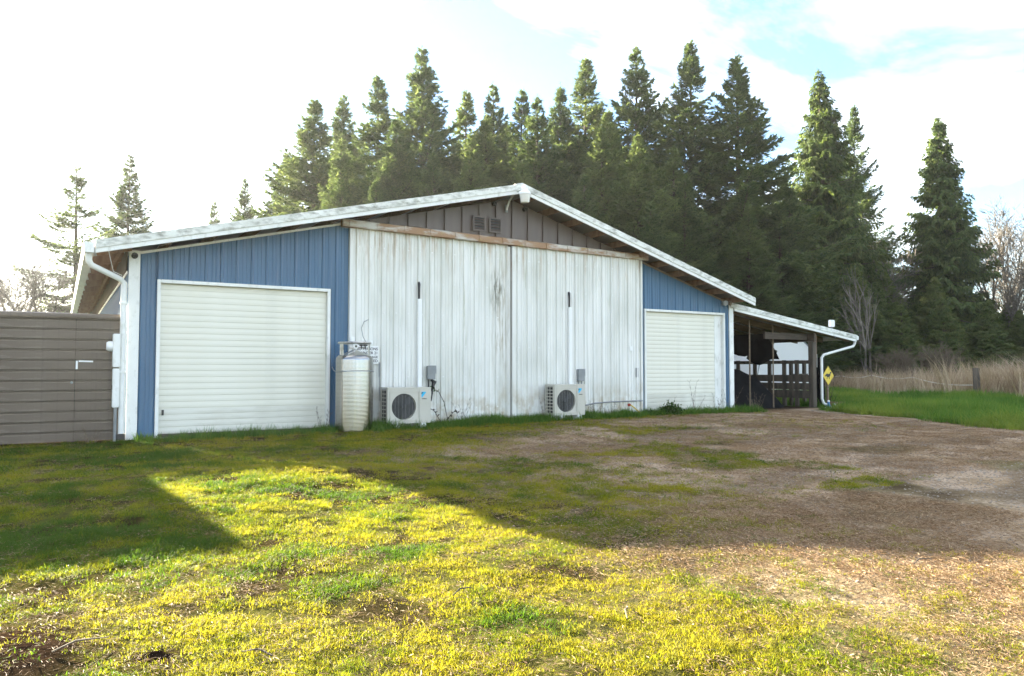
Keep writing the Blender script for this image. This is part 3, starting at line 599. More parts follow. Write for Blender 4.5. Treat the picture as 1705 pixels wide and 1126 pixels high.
for y in (-.09, -.01): MB().tube([(-.15, y, -.03), (-.15, y, .5)], .02, 8).build('conduit', M['grey'], MT)
MB().box((-.204, -.06, .76), (-.196, -.03, .82)).build('hasp', M['black'], MT)

# ------------------------------------------------------------------ lights and small fittings
SL = thing('security_light', (6.40, -.75, 4.10), 'white dusk to dawn yard light at the gable peak', 'lamp')
MB().lathe((6.40, -.76, 4.10), [(.045, .0), (.080, .012), (.100, .15), (.100, .16)], 24).build('lens', M['lens'], SL, smooth=True)
MB().lathe((6.40, -.76, 4.262), [(.106, .0), (.108, .025), (.085, .06), (.062, .075), (.055, .14), (.04, .15), (.02, .155), (.018, .18), (.0, .185)], 24).build('housing', M['white'], SL, smooth=True)
MB().tube([(6.40, -.70, 4.38), (6.40, -.55, 4.38), (6.405, -.35, 4.34), (6.42, -.17, 4.26), (6.42, -.10, 4.16), (6.42, -.07, 4.10)], .018, 8).build('arm', M['trim'], SL, smooth=True)
MB().box((6.395, -.075, 4.06), (6.445, -.05, 4.20)).build('bracket', M['grey'], SL)
FL = thing('flood_light', (12.30, -.03, 2.55), 'small twin flood light high on the blue wall by the roll door', 'lamp')
MB().box((12.25, -.045, 2.53), (12.35, -.022, 2.63)).build('backplate', M['grey'], FL, bevel=.004)
for s in (-1, 1): MB().tube([(12.30 + .02 * s, -.04, 2.56), (12.30 + .05 * s, -.11, 2.59), (12.30 + .085 * s, -.19, 2.57)], [.018, .03, .062], 12).build('lamp_head', M['wood'] if s > 0 else M['grey'], FL, smooth=True)
WB = thing('roof_box', (16.53, .06, 2.04), 'small white box on a bracket on the lean-to roof edge', 'box')
MB().box((16.38, .05, 2.16), (16.53, .15, 2.34)).build('box_shell', M['white'], WB, bevel=.012)
MB().tube([(16.45, .10, 2.16), (16.45, .05, 2.0), (16.43, -.03, 1.86)], .016, 8).build('bracket', M['grey'], WB)
MB().box((9.42, -.115, 1.44), (9.50, -.092, 1.53)).build('x', M['white'], None, (9.46, -.10, 1.44)).name = 'wall_plate'
tag(bpy.data.objects['wall_plate'], 'small white cover plate on the white sliding door near the latch', 'plate')

# ------------------------------------------------------------------ heat pumps
def heat_pump(x0, y0, zb, w, h, where):
    """casing from x0, front face at y0; zb = underside"""
    d = .33; T = thing('heat_pump', (x0 + w / 2, y0 + d / 2, zb - .10), 'beige outdoor heat pump unit ' + where, 'heat pump', 'heat pumps along the white doors')
    x1, z1 = x0 + w, zb + h; cx_, cz = x0 + w * .375, zb + h * .475; R = h * .385
    c = MB(); N = 40
    # front plate with a round opening
    ring = [(cx_ + R * math.cos(2 * math.pi * i / N), y0, cz + R * math.sin(2 * math.pi * i / N)) for i in range(N)]
    def sq(i):
        t = 2 * math.pi * i / N; a, b = math.cos(t), math.sin(t); ax0, ax1 = x0 - cx_, x0 + w * .735 - cx_; az0, az1 = zb - cz, z1 - cz
        s = min((ax1 / a) if a > 1e-6 else 9, (ax0 / a) if a < -1e-6 else 9, (az1 / b) if b > 1e-6 else 9, (az0 / b) if b < -1e-6 else 9); return (cx_ + a * s, y0, cz + b * s)
    out = [sq(i) for i in range(N)]; back = [(p[0], y0 + .045, p[2]) for p in ring]
    c.add(ring + out, [(i, (i + 1) % N, N + (i + 1) % N, N + i) for i in range(N)]); c.add(ring + back, [(i, N + i, N + (i + 1) % N, (i + 1) % N) for i in range(N)])
    for cr in ((x0, zb), (x0, z1), (x0 + w * .735, zb), (x0 + w * .735, z1)):   # corner fills of the plate
        near = sorted(out, key=lambda p: (p[0] - cr[0]) ** 2 + (p[2] - cr[1]) ** 2)[:2]; c.add([(cr[0], y0, cr[1])] + near, [(0, 1, 2)])
    c.box((x0 + w * .737, y0 - .006, zb), (x1, y0 + d, z1)); c.box((x0 - .004, y0 - .010, z1 + .001), (x1 + .004, y0 + d + .004, z1 + .022))
    c.box((x0, y0 + .001, zb), (x0 + .012, y0 + .07, z1)); c.box((x0, y0 + d - .03, zb), (x0 + .012, y0 + d, z1)); c.box((x0, y0 + .002, zb - .012), (x1, y0 + d, zb - .001))
    c.build('casing', M['beige'], T)
    e = .02; fr = MB(); ax, bx, az, bz = x0 + .035, x0 + w * .72, zb + .04, z1 - .04
    for a, b in (((ax, az), (bx, az + .012)), ((ax, bz - .012), (bx, bz)), ((ax, az + .013), (ax + .012, bz - .013)), ((bx - .012, az + .013), (bx, bz - .013))): fr.box((a[0], y0 - .012, a[1]), (b[0], y0 - .001, b[1]))
    fr.build('grille_frame', M['beige'], T, bevel=.002)
    MB().lathe((cx_, y0 + .06, cz), [(R * .99, .0), (R * .99, .01)], 36, 'y').build('fan_well', M['black'], T)
    fan = MB()
    for k in range(3):
        t0 = 2 * math.pi * k / 3 + .4; bl = []
        for s in (.18, .55, .95):
            for dt, yy in ((0, .030), (.85, .052)): bl.append((cx_ + R * s * math.cos(t0 + dt * (1.1 - .4 * s)), y0 + yy, cz + R * s * math.sin(t0 + dt * (1.1 - .4 * s))))
        fan.add(bl, [(0, 1, 3, 2), (2, 3, 5, 4)])
    fan = fan.build('fan', M['fan'], T); MB().lathe((cx_, y0 + .02, cz), [(.03, .0), (R * .2, .012), (R * .2, .035)], 20, 'y').build('hub', M['fan'], fan)
    gw = MB()
    for k in range(1, 7):
        q = -1 + 2 * k / 7; hh = R * math.sqrt(1 - q * q) * .995; gw.tube([(cx_ + q * R, y0 + .002, cz - hh), (cx_ + q * R, y0 + .002, cz + hh)], .0035, 5)
    for k in range(1, 9):
        r = R * k / 9; gw.tube([(cx_ + r * math.cos(2 * math.pi * i / 28), y0 + .006, cz + r * math.sin(2 * math.pi * i / 28)) for i in range(29)], .0022, 4)
    gw.build('grille', M['grill'], T)
    MB().box((x0 + .022, y0 + .03, zb + .01), (x0 + .03, y0 + d - .02, z1 - .01)).build('coil', M['black'], T)
    sg = MB()
    for k in range(9): z = zb + .02 + k * (h - .05) / 8; sg.box((x0 + .001, y0 + .071, z), (x0 + .011, y0 + d - .031, z + .014))
    for yy in (.155, .24): sg.box((x0 - .003, y0 + yy, zb + .01), (x0 + .0005, y0 + yy + .016, z1 - .01))
    sg.build('side_grille', M['beige'], T)
    lv = MB()
    for k in range(15): z = zb + .03 + k * h * .042; lv.box((x0 + w * .76, y0 - .0095, z), (x1 - .02, y0 - .0061, z + .010))
    lv.build('front_louvre', M['beige'], T)
    lx, lz = x0 + w * .775, z1 - .055; L = .085
    MB().add([(lx, y0 - .0085, lz), (lx + L, y0 - .0085, lz), (lx + L * .95, y0 - .0085, lz - L * .25), (lx + L * .15, y0 - .0085, lz - L * 1.15), (lx, y0 - .0085, lz - L * 1.15)], [(0, 1, 2, 3, 4)]).build('logo', M['cyan'], T)
    MB().add([(lx, y0 - .0097, lz - .01), (lx + L * .42, y0 - .0097, lz - .012), (lx, y0 - .0097, lz - L * .55)], [(0, 1, 2)]).build('logo_corner', M['navy'], T)
    text_mesh('brand_lettering', 'DAIKIN', .026, M['ink'], (lx + .01, y0 - .0085, lz - L * 1.15 - .030), T, .0006)
    for fx in (x0 + .16, x1 - .14): MB().box((fx - .05, y0 - .03, zb - .11), (fx + .05, y0 + d + .03, zb - .013)).build('foot', M['white'], T, bevel=.012)
    gzz = G(x0 + w / 2, y0)
    MB().box((x0 - .04, y0 - .07, gzz - .06), (x1 + .03, y0 + d + .06, zb - .111)).build('base_pad', M['concrete'], T, bevel=.01)
    return T
heat_pump(3.84, -.52, .145, .79, .575, 'next to the tall steel gas cylinder')
heat_pump(7.22, -.52, .175, .71, .56, 'beside the horizontal pipe and yellow hose')
for x, top, zb, w in ((4.60, 2.60, .66, 'with rounded dark elbow, above the unit beside the steel cylinder'), (7.86, 2.59, .70, 'with dark elbow, above the unit beside the yellow hose')):
    D = thing('line_duct', (x, -.12, zb), 'white vertical pipe cover ' + w, 'duct', 'pipe covers on the sliding doors')
    yb = -.068 if x < 6.5 else -.093
    MB().box((x - .038, yb - .065, zb), (x + .038, yb, top - .30)).build('cover', M['white'], D, bevel=.008)
    MB().tube([(x - .01, yb - .03, top - .31), (x - .012, yb - .035, top - .12), (x - .005, yb - .02, top - .03), (x, yb + .005, top)], [.020, .022, .026, .02], 10).build('elbow', M['black'], D, smooth=True)
    for z in (zb + .25, zb + .8, zb + 1.35): MB().box((x - .044, yb - .070, z), (x + .044, yb + .0, z + .022)).build('joint', M['white'], D)
for x, z, w in ((4.82, .99, 'with tangled dark cable, near the steel cylinder'), (8.11, .93, 'with two straight conduits, near the yellow hose')):
    yb = -.068 if x < 6.5 else -.093
    B = thing('disconnect_box', (x, yb, z - .12), 'grey electrical disconnect box ' + w, 'electrical box', 'disconnect boxes')
    MB().box((x - .075, yb - .09, z - .12), (x + .075, yb, z + .12)).build('enclosure', M['grey'], B, bevel=.008)
    MB().box((x - .08, yb - .098, z - .02), (x + .08, yb - .091, z + .125)).build('lid', M['grey'], B)
    for s in (-.045, .03): MB().tube([(x + s, yb - .04, z - .12), (x + s, yb - .04, z - .38), (x + s - .05, yb - .10, z - .5)], .014, 8).build('conduit', M['black'] if x < 6 else M['grey'], B)
    if x < 6: MB().tube([(x + .0, yb - .05, z - .13), (x + .06, yb - .09, z - .17), (x + .02, yb - .10, z - .24), (x + .05, yb - .06, z - .27), (x - .03, yb - .07, z - .33)], [.02, .035, .025, .03, .012], 8).build('cable', M['black'], B)
# pipe + hose bib
tag(MB().tube([(7.95, -.13, .30), (8.2, -.14, .32), (8.5, -.12, .36), (8.9, -.10, .375), (9.5, -.10, .38), (9.78, -.09, .38)], .014, 8).build('water_pipe', M['grey'], None, (7.95, -.13, .3), smooth=True), 'grey pipe running low along the white sliding door', 'pipe')
HS = thing('hose_tap', (9.40, -.12, .30), 'red tap with short yellow hose low on the white door', 'tap')
MB().lathe((9.40, -.09, .30), [(.035, .0), (.03, -.03), (.02, -.05)], 12, 'y').build('valve', M['red'], HS); MB().tube([(9.40, -.15, .30), (9.45, -.20, .25), (9.54, -.28, .14), (9.62, -.36, .075)], .014, 8).build('hose', M['yhose'], HS, smooth=True)
tag(MB().tube([(3.86, -.085, 1.17), (3.862, -.085, .92)], .012, 6).tube([(3.862, -.085, .92), (3.87, -.10, .5)], .008, 6).build('wall_rod', M['grey'], None, (3.86, -.085, .5)), 'thin dark rod fixed upright on the white door', 'rod')

# ------------------------------------------------------------------ steel gas cylinder
cx0, cy0 = 3.28, -.47; cz0 = G(cx0, cy0)
GC = thing('gas_cylinder', (cx0, cy0, cz0), 'tall stainless steel gas cylinder with ring collar by the roll door', 'gas cylinder')
b = MB().lathe((cx0, cy0, cz0), [(.27, -.02), (.275, .02), (.30, .03), (.302, 1.16), (.298, 1.20), (.27, 1.235)], 48).build('body', M['steel'], GC, smooth=True)
MB().lathe((cx0, cy0, cz0), [(.27, 1.236), (.20, 1.265), (.10, 1.30), (.04, 1.33), (.035, 1.36)], 40).build('shoulder', M['steel_plain'], GC, smooth=True)
rp = [(cx0 + .255 * math.cos(2 * math.pi * i / 32), cy0 + .255 * math.sin(2 * math.pi * i / 32), cz0 + 1.445) for i in range(33)]
MB().tube(rp, .018, 8, False).build('collar_ring', M['steel_plain'], GC, smooth=True)
for t in (3.5, 5.5, 1.3, 2.3): MB().bar((cx0 + .252 * math.cos(t), cy0 + .252 * math.sin(t), cz0 + 1.23), (cx0 + .252 * math.cos(t), cy0 + .252 * math.sin(t), cz0 + 1.435), .05, .012, (math.cos(t), math.sin(t), 0)).build('collar_post', M['steel_plain'], GC)
MB().lathe((cx0 - .06, cy0 - .22, cz0 + 1.385), [(.042, .03), (.045, -.01), (.035, -.018)], 20, 'y').build('gauge', M['white'], GC, smooth=True)
MB().lathe((cx0 - .06, cy0 - .239, cz0 + 1.385), [(.020, .0), (.018, -.002)], 16, 'y').build('gauge_face', M['black'], GC)
vv = MB(); vv.tube([(cx0, cy0, cz0 + 1.33), (cx0, cy0, cz0 + 1.42)], .022, 8); vv.tube([(cx0 - .12, cy0 - .10, cz0 + 1.36), (cx0 + .14, cy0 - .08, cz0 + 1.37)], .014, 8); vv.build('valve_manifold', M['steel_plain'], GC, smooth=True)
for dx, dy, r in ((.06, -.15, .03), (.14, -.12, .035), (.03, .06, .03)): MB().lathe((cx0 + dx, cy0 + dy, cz0 + 1.35), [(.008, .0), (.01, .04), (r, .045), (r, .065), (.008, .07)], 12).build('valve_knob', M['black'], GC)
MB().tube([(cx0 - .16, cy0 - .16, cz0 + 1.26), (cx0 - .08, cy0 - .20, cz0 + 1.30), (cx0 - .04, cy0 - .18, cz0 + 1.36)], .012, 8).build('vent_tube', M['steel_plain'], GC, smooth=True)
cp = [(cx0 + .309 * math.cos(t), cy0 + .309 * math.sin(t), cz0 + .97 - .02 * math.sin(t)) for t in np.linspace(math.pi * 1.02, math.pi * 2.0, 24)]
MB().tube([(3.05, -.03, cz0 + 1.05), (2.985, -.30, cz0 + 1.0)] + cp + [(3.60, -.10, cz0 + 1.0)], .008, 6).build('safety_chain', M['grey'], GC)
tag(MB().box((3.335, -.115, 1.50), (3.41, -.078, 1.60)).build('wall_outlet', M['white'], None, (3.37, -.1, 1.5), bevel=.012), 'small white fitting on the door edge just behind the cylinder collar', 'fitting')
tag(MB().tube([(3.52, -.40, 1.47), (3.50, -.25, 1.60), (3.52, -.12, 1.75), (3.58, -.08, 1.86), (3.66, -.075, 1.90)], .006, 6).build('wire', M['grey'], None, (3.52, -.4, 1.47)), 'thin grey wire curving from the cylinder up the white door', 'wire')
SG = thing('warning_sign', (3.64, -.075, 1.14), 'small white sign with black capitals behind the steel cylinder', 'sign')
MB().box((3.44, -.079, 1.14), (3.845, -.072, 1.45)).build('sign_board', M['white'], SG)
for k, t in enumerate(('NO PERSONS', 'UNDER 21', 'YEARS OF AGE', 'ALLOWED')): text_mesh('lettering', t, .066 if k != 2 else .058, M['ink'], (3.832, -.0805, 1.375 - k * .068), SG, .0012, 'RIGHT')
tag(MB().box((3.66, -.078, 1.475), (3.74, -.073, 1.54)).build('sticker', M['white'], None, (3.7, -.075, 1.475)), 'small pale sticker above the warning sign', 'sticker')

# ------------------------------------------------------------------ things by the lean-to post
sx_, sy_ = 16.10, -.02
DS = thing('diamond_sign', (sx_, sy_, G(sx_, sy_)), 'faded yellow diamond animal crossing sign on a wooden stake', 'sign')
MB().box((sx_ - .025, sy_, -.1), (sx_ + .025, sy_ + .04, .95)).build('stake', M['wood'], DS)
MB().prism([(sx_, .64), (sx_ + .225, .885), (sx_, 1.13), (sx_ - .225, .885)], 1, sy_ - .012, sy_ - .002).build('sign_plate', M['yellow'], DS)
hb = [(-.09, .03), (-.05, .055), (.02, .04), (.06, .05), (.09, .10), (.12, .095), (.14, .065), (.10, .055), (.085, .0), (.05, -.03), (.055, -.09), (.04, -.09), (.02, -.035), (-.03, -.035), (-.04, -.09), (-.055, -.09), (-.05, -.03), (-.085, .0), (-.12, -.03), (-.125, .0)]
MB().prism([(sx_ + p[0] - .01, .885 + p[1]) for p in hb], 1, sy_ - .0155, sy_ - .0125).build('animal_emblem', M['ink'], DS)
PS = thing('fence_post', (16.24, .35, 0), 'thick dark weathered post behind the yellow diamond sign', 'post')
MB().prism([(16.12, -.05), (16.36, -.05), (16.35, 1.28), (16.29, 1.36), (16.14, 1.33)], 1, .25, .46).build('timber', M['tarp'], PS, bevel=.02)
MB().box((16.112, .30, 1.10), (16.119, .36, 1.45)).build('metal_strap', M['trim'], PS)
PL = thing('planter_box', (16.25, -.12, 0), 'low square wooden planter at the foot of the diamond sign', 'planter')
for a, b in (((16.12, -.26), (16.44, -.235)), ((16.12, .01), (16.44, .035)), ((16.12, -.234), (16.145, .009)), ((16.415, -.234), (16.44, .009))): MB().box((a[0], a[1], -.02), (b[0], b[1], .21)).build('board', M['purlin'], PL)
MB().box((16.146, -.233, -.02), (16.414, .008, .17)).build('soil', M['soil'], PL)
BT = thing('spray_bottle', (15.72, -.30, G(15.72, -.3)), 'bright blue plastic bottle lying by the lean-to post', 'bottle')
MB().lathe((15.72, -.30, -.01), [(.06, .0), (.065, .02), (.065, .12), (.03, .18), (.022, .24)], 16).build('bottle_body', M['bluep'], BT, smooth=True); MB().lathe((15.72, -.30, .231), [(.03, 0), (.03, .035), (.01, .04)], 12).build('cap', M['white'], BT)
YB = thing('plastic_jug', (15.86, -.38, G(15.86, -.38)), 'pale yellow rounded plastic jug beside the blue bottle', 'jug')
MB().lathe((15.86, -.38, -.01), [(.05, .0), (.085, .02), (.095, .08), (.07, .14), (.03, .165)], 18).build('jug_body', M['ybucket'], YB, smooth=True); MB().lathe((15.86, -.38, .156), [(.025, 0), (.025, .03), (.01, .032)], 12).build('cap', M['white'], YB)
tag(MB().lathe((15.58, -.34, -.01), [(.05, 0), (.06, .06), (.055, .11), (.05, .02)], 14).build('cup', M['white'], None, (15.58, -.34, 0), smooth=True), 'small white cup beside the blue bottle', 'cup')

# ------------------------------------------------------------------ trees
def kites(P, D, Nn, L, Wd, bend=.25):
    """leaf-sized faces: base P, direction D, normal Nn, length L, width Wd -> verts, tris (two per leaf)"""
    D = D / np.linalg.norm(D, axis=1, keepdims=True); Sd = np.cross(D, Nn); Sd /= np.linalg.norm(Sd, axis=1, keepdims=True) + 1e-9; Up = np.cross(Sd, D)
    L = L[:, None]; Wd = Wd[:, None]
    a = P; t = P + D * L - Up * L * bend * .3; m1 = P + D * L * .45 + Sd * Wd; m2 = P + D * L * .45 - Sd * Wd
    v = np.stack([a, m1, t, m2], 1).reshape(-1, 3); i = np.arange(len(P))[:, None] * 4
    return v, np.concatenate([i + np.array([[0, 1, 2]]), i + np.array([[0, 2, 3]])], 1).reshape(-1, 3)
def blades(P, D, Nn, L, Wd):
    """needle sprays: one narrow triangle each, wide near the base"""
    D = D / np.linalg.norm(D, axis=1, keepdims=True); Sd = np.cross(D, Nn); Sd /= np.linalg.norm(Sd, axis=1, keepdims=True) + 1e-9
    v = np.stack([P - Sd * Wd[:, None], P + Sd * Wd[:, None], P + D * L[:, None]], 1).reshape(-1, 3); return v, np.arange(len(P) * 3).reshape(-1, 3)
def limb_mesh(segs, n=4):
    """segs: list of (p0, p1, r0, r1)"""
    p0 = np.array([s[0] for s in segs]); p1 = np.array([s[1] for s in segs]); r0 = np.array([s[2] for s in segs]); r1 = np.array([s[3] for s in segs])
    d = p1 - p0; d = d / (np.linalg.norm(d, axis=1, keepdims=True) + 1e-9); ref = np.where(np.abs(d[:, 2:3]) < .9, np.array([[0, 0, 1.]]), np.array([[1., 0, 0]]))
    u = np.cross(d, ref); u /= np.linalg.norm(u, axis=1, keepdims=True); w = np.cross(d, u); vs = []
    for c, r in ((p0, r0), (p1, r1)):
        for i in range(n): t = 2 * math.pi * i / n; vs.append(c + (u * math.cos(t) + w * math.sin(t)) * r[:, None])
    v = np.stack(vs, 1).reshape(-1, 3); b = np.arange(len(segs))[:, None] * 2 * n
    f = np.concatenate([b + np.array([[i, (i + 1) % n, n + (i + 1) % n, n + i]]) for i in range(n)], 0); return v, f
def conifer(kind, seed, H=15.0):
    r = np.random.default_rng(seed); cedar = kind == 'cedar'; sparse = kind == 'sparse'
    zb = H * (.02 if cedar else .04); Rm = H * (.225 if cedar else .30) * r.uniform(.92, 1.1)
    nb = 400 if not sparse else 230
    if cedar: nb = 760
    lv = np.arange(zb + .2, H * .975, .30 if not cedar else .22); z = r.choice(lv, nb, p=(1.0 - .40 * (lv / H)) / (1.0 - .40 * (lv / H)).sum()) + r.normal(0, .05 if not cedar else .2, nb)
    z = np.clip(z, zb, H * .985); z.sort(); t = (z - zb) / (H * .985 - zb)
    az = r.uniform(0, 2 * math.pi, nb) + np.arange(nb) * 2.4
    prof = (1 - t) ** .88 * (1 - .2 * np.exp(-t * 9)) if not cedar else (1 - t) ** .72 * (1 - .1 * np.exp(-t * 8))
    lob = .82 + .36 * (1 - t ** 3) * vnoise(az * 1.3 + 7, z * .55, seed)
    Ln = Rm * prof * lob * r.uniform(.55, 1.18, nb) * (1 - .25 * t ** 4) + .06
    if sparse: Ln *= np.where(vnoise(az * .9, z * .8, seed + 3) > .42, 1, .35) * 1.1
    ok = vnoise(az * 1.1 + 3, z * .9, seed + 9) > np.where(t > .7, -1, (.18 if not sparse else .3)); t, z, az, Ln = t[ok], z[ok], az[ok], Ln[ok]
    el = (.75 * t ** 1.5 - .10) if not cedar else (.55 * t ** 1.5 - .20); el = el + r.uniform(-.14, .14, len(t))
    droop = (.16 if not cedar else .42) * (1 - t * .7)
    bend = [(0, 0)] + [(r.normal(0, .05), r.normal(0, .05)) for _ in range(4)]
    def axis(i, s):
        L = Ln[i] * s; x = np.cos(az[i]) * L * np.cos(el[i]); y = np.sin(az[i]) * L * np.cos(el[i])
        zz = z[i] + np.sin(el[i]) * L - droop[i] * Ln[i] * s ** 2 + (.20 if not cedar else .22) * Ln[i] * s ** 4
        return np.stack([x, y, zz], -1)
    segs = []
    for k in range(10): a, b_ = k / 10, (k + 1) / 10; rr = lambda q: H * .0135 * (1 - q) ** .9 + .012; segs.append(((0, 0, H * a * .97 - (.3 if k == 0 else 0)), (0, 0, H * b_ * .97 + .02), rr(a) * (1.25 if k == 0 else 1), rr(b_)))
    v0, f0 = limb_mesh(segs, 8); bs = []
    for i in range(len(t)):
        p = axis(np.array([i, i, i]), np.array([0, .5, .92])); q = .010 + .011 * Ln[i]; bs += [(p[0], p[1], q, q * .7), (p[1], p[2], q * .7, q * .25)]
    v1, f1 = limb_mesh(bs, 3)
    trunk = [(v0, f0), (v1, f1)]
    per = np.maximum(10, (Ln * (215 if not cedar else 130) * (1.0 if not sparse else 1.0))).astype(int); idx = np.repeat(np.arange(len(t)), per); n = len(idx)
    # sprays sit along branchlets that leave the branch alternately left and right, like fingers with gaps between
    kb = np.maximum(4, (Ln[idx] / (.20 if not cedar else .15))).astype(int); s = (r.integers(0, 100000, n) % kb + .5) / kb * .92 + .06 + r.normal(0, .006, n); sg = np.where(r.random(n) < .5, -1., 1.)
    d = r.uniform(0, 1, n) ** .75; lw = ((.46 if not cedar else .34) * Ln[idx] * (1.06 - s) + .12) * (.75 + .5 * vnoise(s * 57 + idx * 3.1, sg * 9 + idx, seed))
    P = axis(idx, s); P2 = axis(idx, np.minimum(s + .05, 1.05)); dirx = P2 - P; dirx /= np.linalg.norm(dirx, axis=1, keepdims=True) + 1e-9
    lat = np.stack([-np.sin(az[idx]), np.cos(az[idx]), np.zeros(n)], -1)
    bl = dirx * .72 + lat * (sg * .69)[:, None]; P = P + bl * (d * lw)[:, None] + r.normal(0, .022, (n, 3)); P[:, 2] -= d ** 1.6 * lw * (.30 if not cedar else .75)
    D = bl + r.normal(0, .30, (n, 3)); D[:, 2] -= (.20 if not cedar else 1.2) * (.3 + d)
    Nn = np.array([0, 0, 1.]) + r.normal(0, .30, (n, 3))
    if cedar: Nn = np.stack([np.cos(az[idx]), np.sin(az[idx]), np.full(n, .6)], -1) + r.normal(0, .4, (n, 3))
    L = r.uniform(.14, .30, n) * (.70 + .30 * (1 - t[idx])); Wd = L * r.uniform(.14, .22, n) * (1.0 if not cedar else 1.35)
    v, f = blades(P, D, Nn, L, Wd)
    # leader tip
    m = 60; zt = H * r.uniform(.93, 1.0, m); a2 = r.uniform(0, 6.28, m); vt, ft = blades(np.stack([np.zeros(m), np.zeros(m), zt], -1), np.stack([np.cos(a2), np.sin(a2), r.uniform(.3, 1.6, m)], -1), r.normal(0, 1, (m, 3)), (H - zt) * .35 + .10, np.full(m, .014))
    f = np.concatenate([f, ft + len(v)]); v = np.concatenate([v, vt])
    tv = np.concatenate([v0, v1]); tf = np.concatenate([f0, f1 + len(v0)])
    mat = M['cedar'] if cedar else M['fir']
    return tri_mesh('trunk', tv, tf, M['bark']), tri_mesh('crown', v, f, mat)
def bare_tree(seed, H=8.0, levels=4, spread=.55, stems=1, mat='paleb', twig=7, leafy=0):
    r = np.random.default_rng(seed); segs = []; tips = []
    def grow(p, d, L, rad, lev):
        n = 3 if lev < 2 else 2; q = np.array(p, float); dd = np.array(d, float)
        for k in range(n):
            dd = dd + r.normal(0, .10 + .05 * lev, 3); dd[2] += .05; dd /= np.linalg.norm(dd); e = q + dd * L / n
            r0, r1 = rad * (1 - .55 * k / n), rad * (1 - .55 * (k + 1) / n); segs.append((tuple(q), tuple(e), max(r0, .011), max(r1, .008))); q = e
            if lev < levels:
                for c in range((3 if k else 1) if lev else (3 if k else 1)):
                    a = r.uniform(0, 6.28); sd = np.cross(dd, [math.cos(a), math.sin(a), .1]); sd /= np.linalg.norm(sd) + 1e-9
                    nd = dd * (1 - spread * .6) + sd * spread; grow(q, nd / np.linalg.norm(nd), L * r.uniform(.42, .66), rad * r.uniform(.34, .5), lev + 1)
        if lev < levels: grow(q, dd, L * .6, rad * .45, lev + 1)
        else: tips.append(q)
    for s in range(stems):
        a = r.uniform(0, 6.28); k = .0 if stems == 1 else r.uniform(.08, .45); grow((math.cos(a) * .12 * (stems > 1), math.sin(a) * .12 * (stems > 1), -.15), (math.cos(a) * k, math.sin(a) * k, 1), H * r.uniform(.42, .52), H * .016 / (1 if stems == 1 else 2.0), 0)
    z = max(s[1][2] for s in segs); k = H / z
    segs = [(tuple(np.array(a) * k), tuple(np.array(b_) * k), c * k, d * k) for a, b_, c, d in segs]
    big = [s for s in segs if s[2] > .022]; small = [s for s in segs if s[2] <= .022]
    if not big: big = segs[:3]
    if not small: small = segs[-3:]
    tm = tri_mesh('trunk', *limb_mesh(big, 6), M[mat]); v, f = limb_mesh(small, 3)
    cm = tri_mesh('crown', v, f, M[mat])
    return tm, cm
def put_tree(name, meshes, x, y, h, H0, wsc, label, cat, group=None, rz=None):
    o = thing(name, (x, y, G(x, y) - .02), label, cat, group); k = h / H0
    o.rotation_euler = (rnd.uniform(-.02, .02), rnd.uniform(-.02, .02), rnd.uniform(0, 6.28) if rz is None else rz)
    for nm, me in zip(('trunk', 'crown'), meshes):
        c = bpy.data.objects.new(nm, me); COL.objects.link(c); c.parent = o; c.scale = (wsc * k, wsc * k, k)
    return o
FIR = [conifer('fir', 100 + i) for i in range(5)]; CED = [conifer('cedar', 300 + i) for i in range(3)]; SPA = [conifer('sparse', 400)]
ROW = 'tall dark fir in the dense row behind the barn roof'; GRP = 'firs in the row behind the barn'
firs = [(10.5, 27.7, 15.9, 1.05), (10.8, 34.5, 14.6, .9), (13.8, 31.5, 17.9, 1), (13.6, 25.8, 17.3, .95), (15.1, 22.6, 17.9, .95), (12.3, 19.6, 12.8, .95), (18.9, 26.1, 17.5, .9), (20.1, 24.2, 17.6, .9), (20.2, 21.8, 16.4, .9),
        (19.4, 18.8, 14.9, .9), (23.8, 23.1, 17.9, .8), (25.6, 23.2, 19.9, .9), (14.8, 16.9, 11.7, 1), (20.5, 14.6, 12.3, 1), (27.1, 20.0, 19.8, .9), (20.6, 12.4, 11.4, 1), (28.1, 17.0, 19.0, .9), (28.9, 14.2, 17.7, 1.05), (22.9, 12.2, 9.8, 1.05),
        (9.9, 21.0, 11.7, .95), (13.2, 17.2, 10.7, 1), (15.6, 14.2, 9.8, 1.1), (17.6, 12.6, 9.2, 1.1), (28.7, 11.6, 9.3, 1.15), (19.6, 10.4, 7.8, 1.15), (10.3, 17.5, 9.1, 1), (23.5, 13.5, 11.5, 1.0), (25.5, 10.8, 8.6, 1.1), (30.8, 12.6, 10.5, 1.15), (33.5, 15.5, 12.0, 1.1), (17.4, 20.5, 14.0, 1), (23.0, 18.0, 14.5, 1), (16.8, 28.5, 15.5, 1), (22.6, 27.5, 16.5, 1)]
SPECIAL = {4: 'tall fir with the highest tip left of the gable peak, behind the barn', 0: 'broad fir at the open end of the dense row behind the barn', 17: 'big fir at the lean-to end of the tall back row', 16: 'tall fir next to the big fir at the lean-to end of the row',
           14: 'tall fir standing two along from the big fir at the lean-to end', 11: 'tall fir with a slim pointed top just behind the gable peak', 5: 'shorter fir in front of the broad end fir, over the roof', 23: 'low bushy dark fir right behind the lean-to roof', 13: 'mid-height fir rising over the right roof slope'}
for i, (x, y, h, w) in enumerate(firs):
    tall = h > 13.5
    put_tree('fir_tree', FIR[i % 5], x, y, h, 15, w * 1.12, SPECIAL.get(i, 'tall fir in the back of the dense row behind the barn' if tall else 'shorter full fir in the front of the row, close behind the barn roof'), 'tree', GRP)
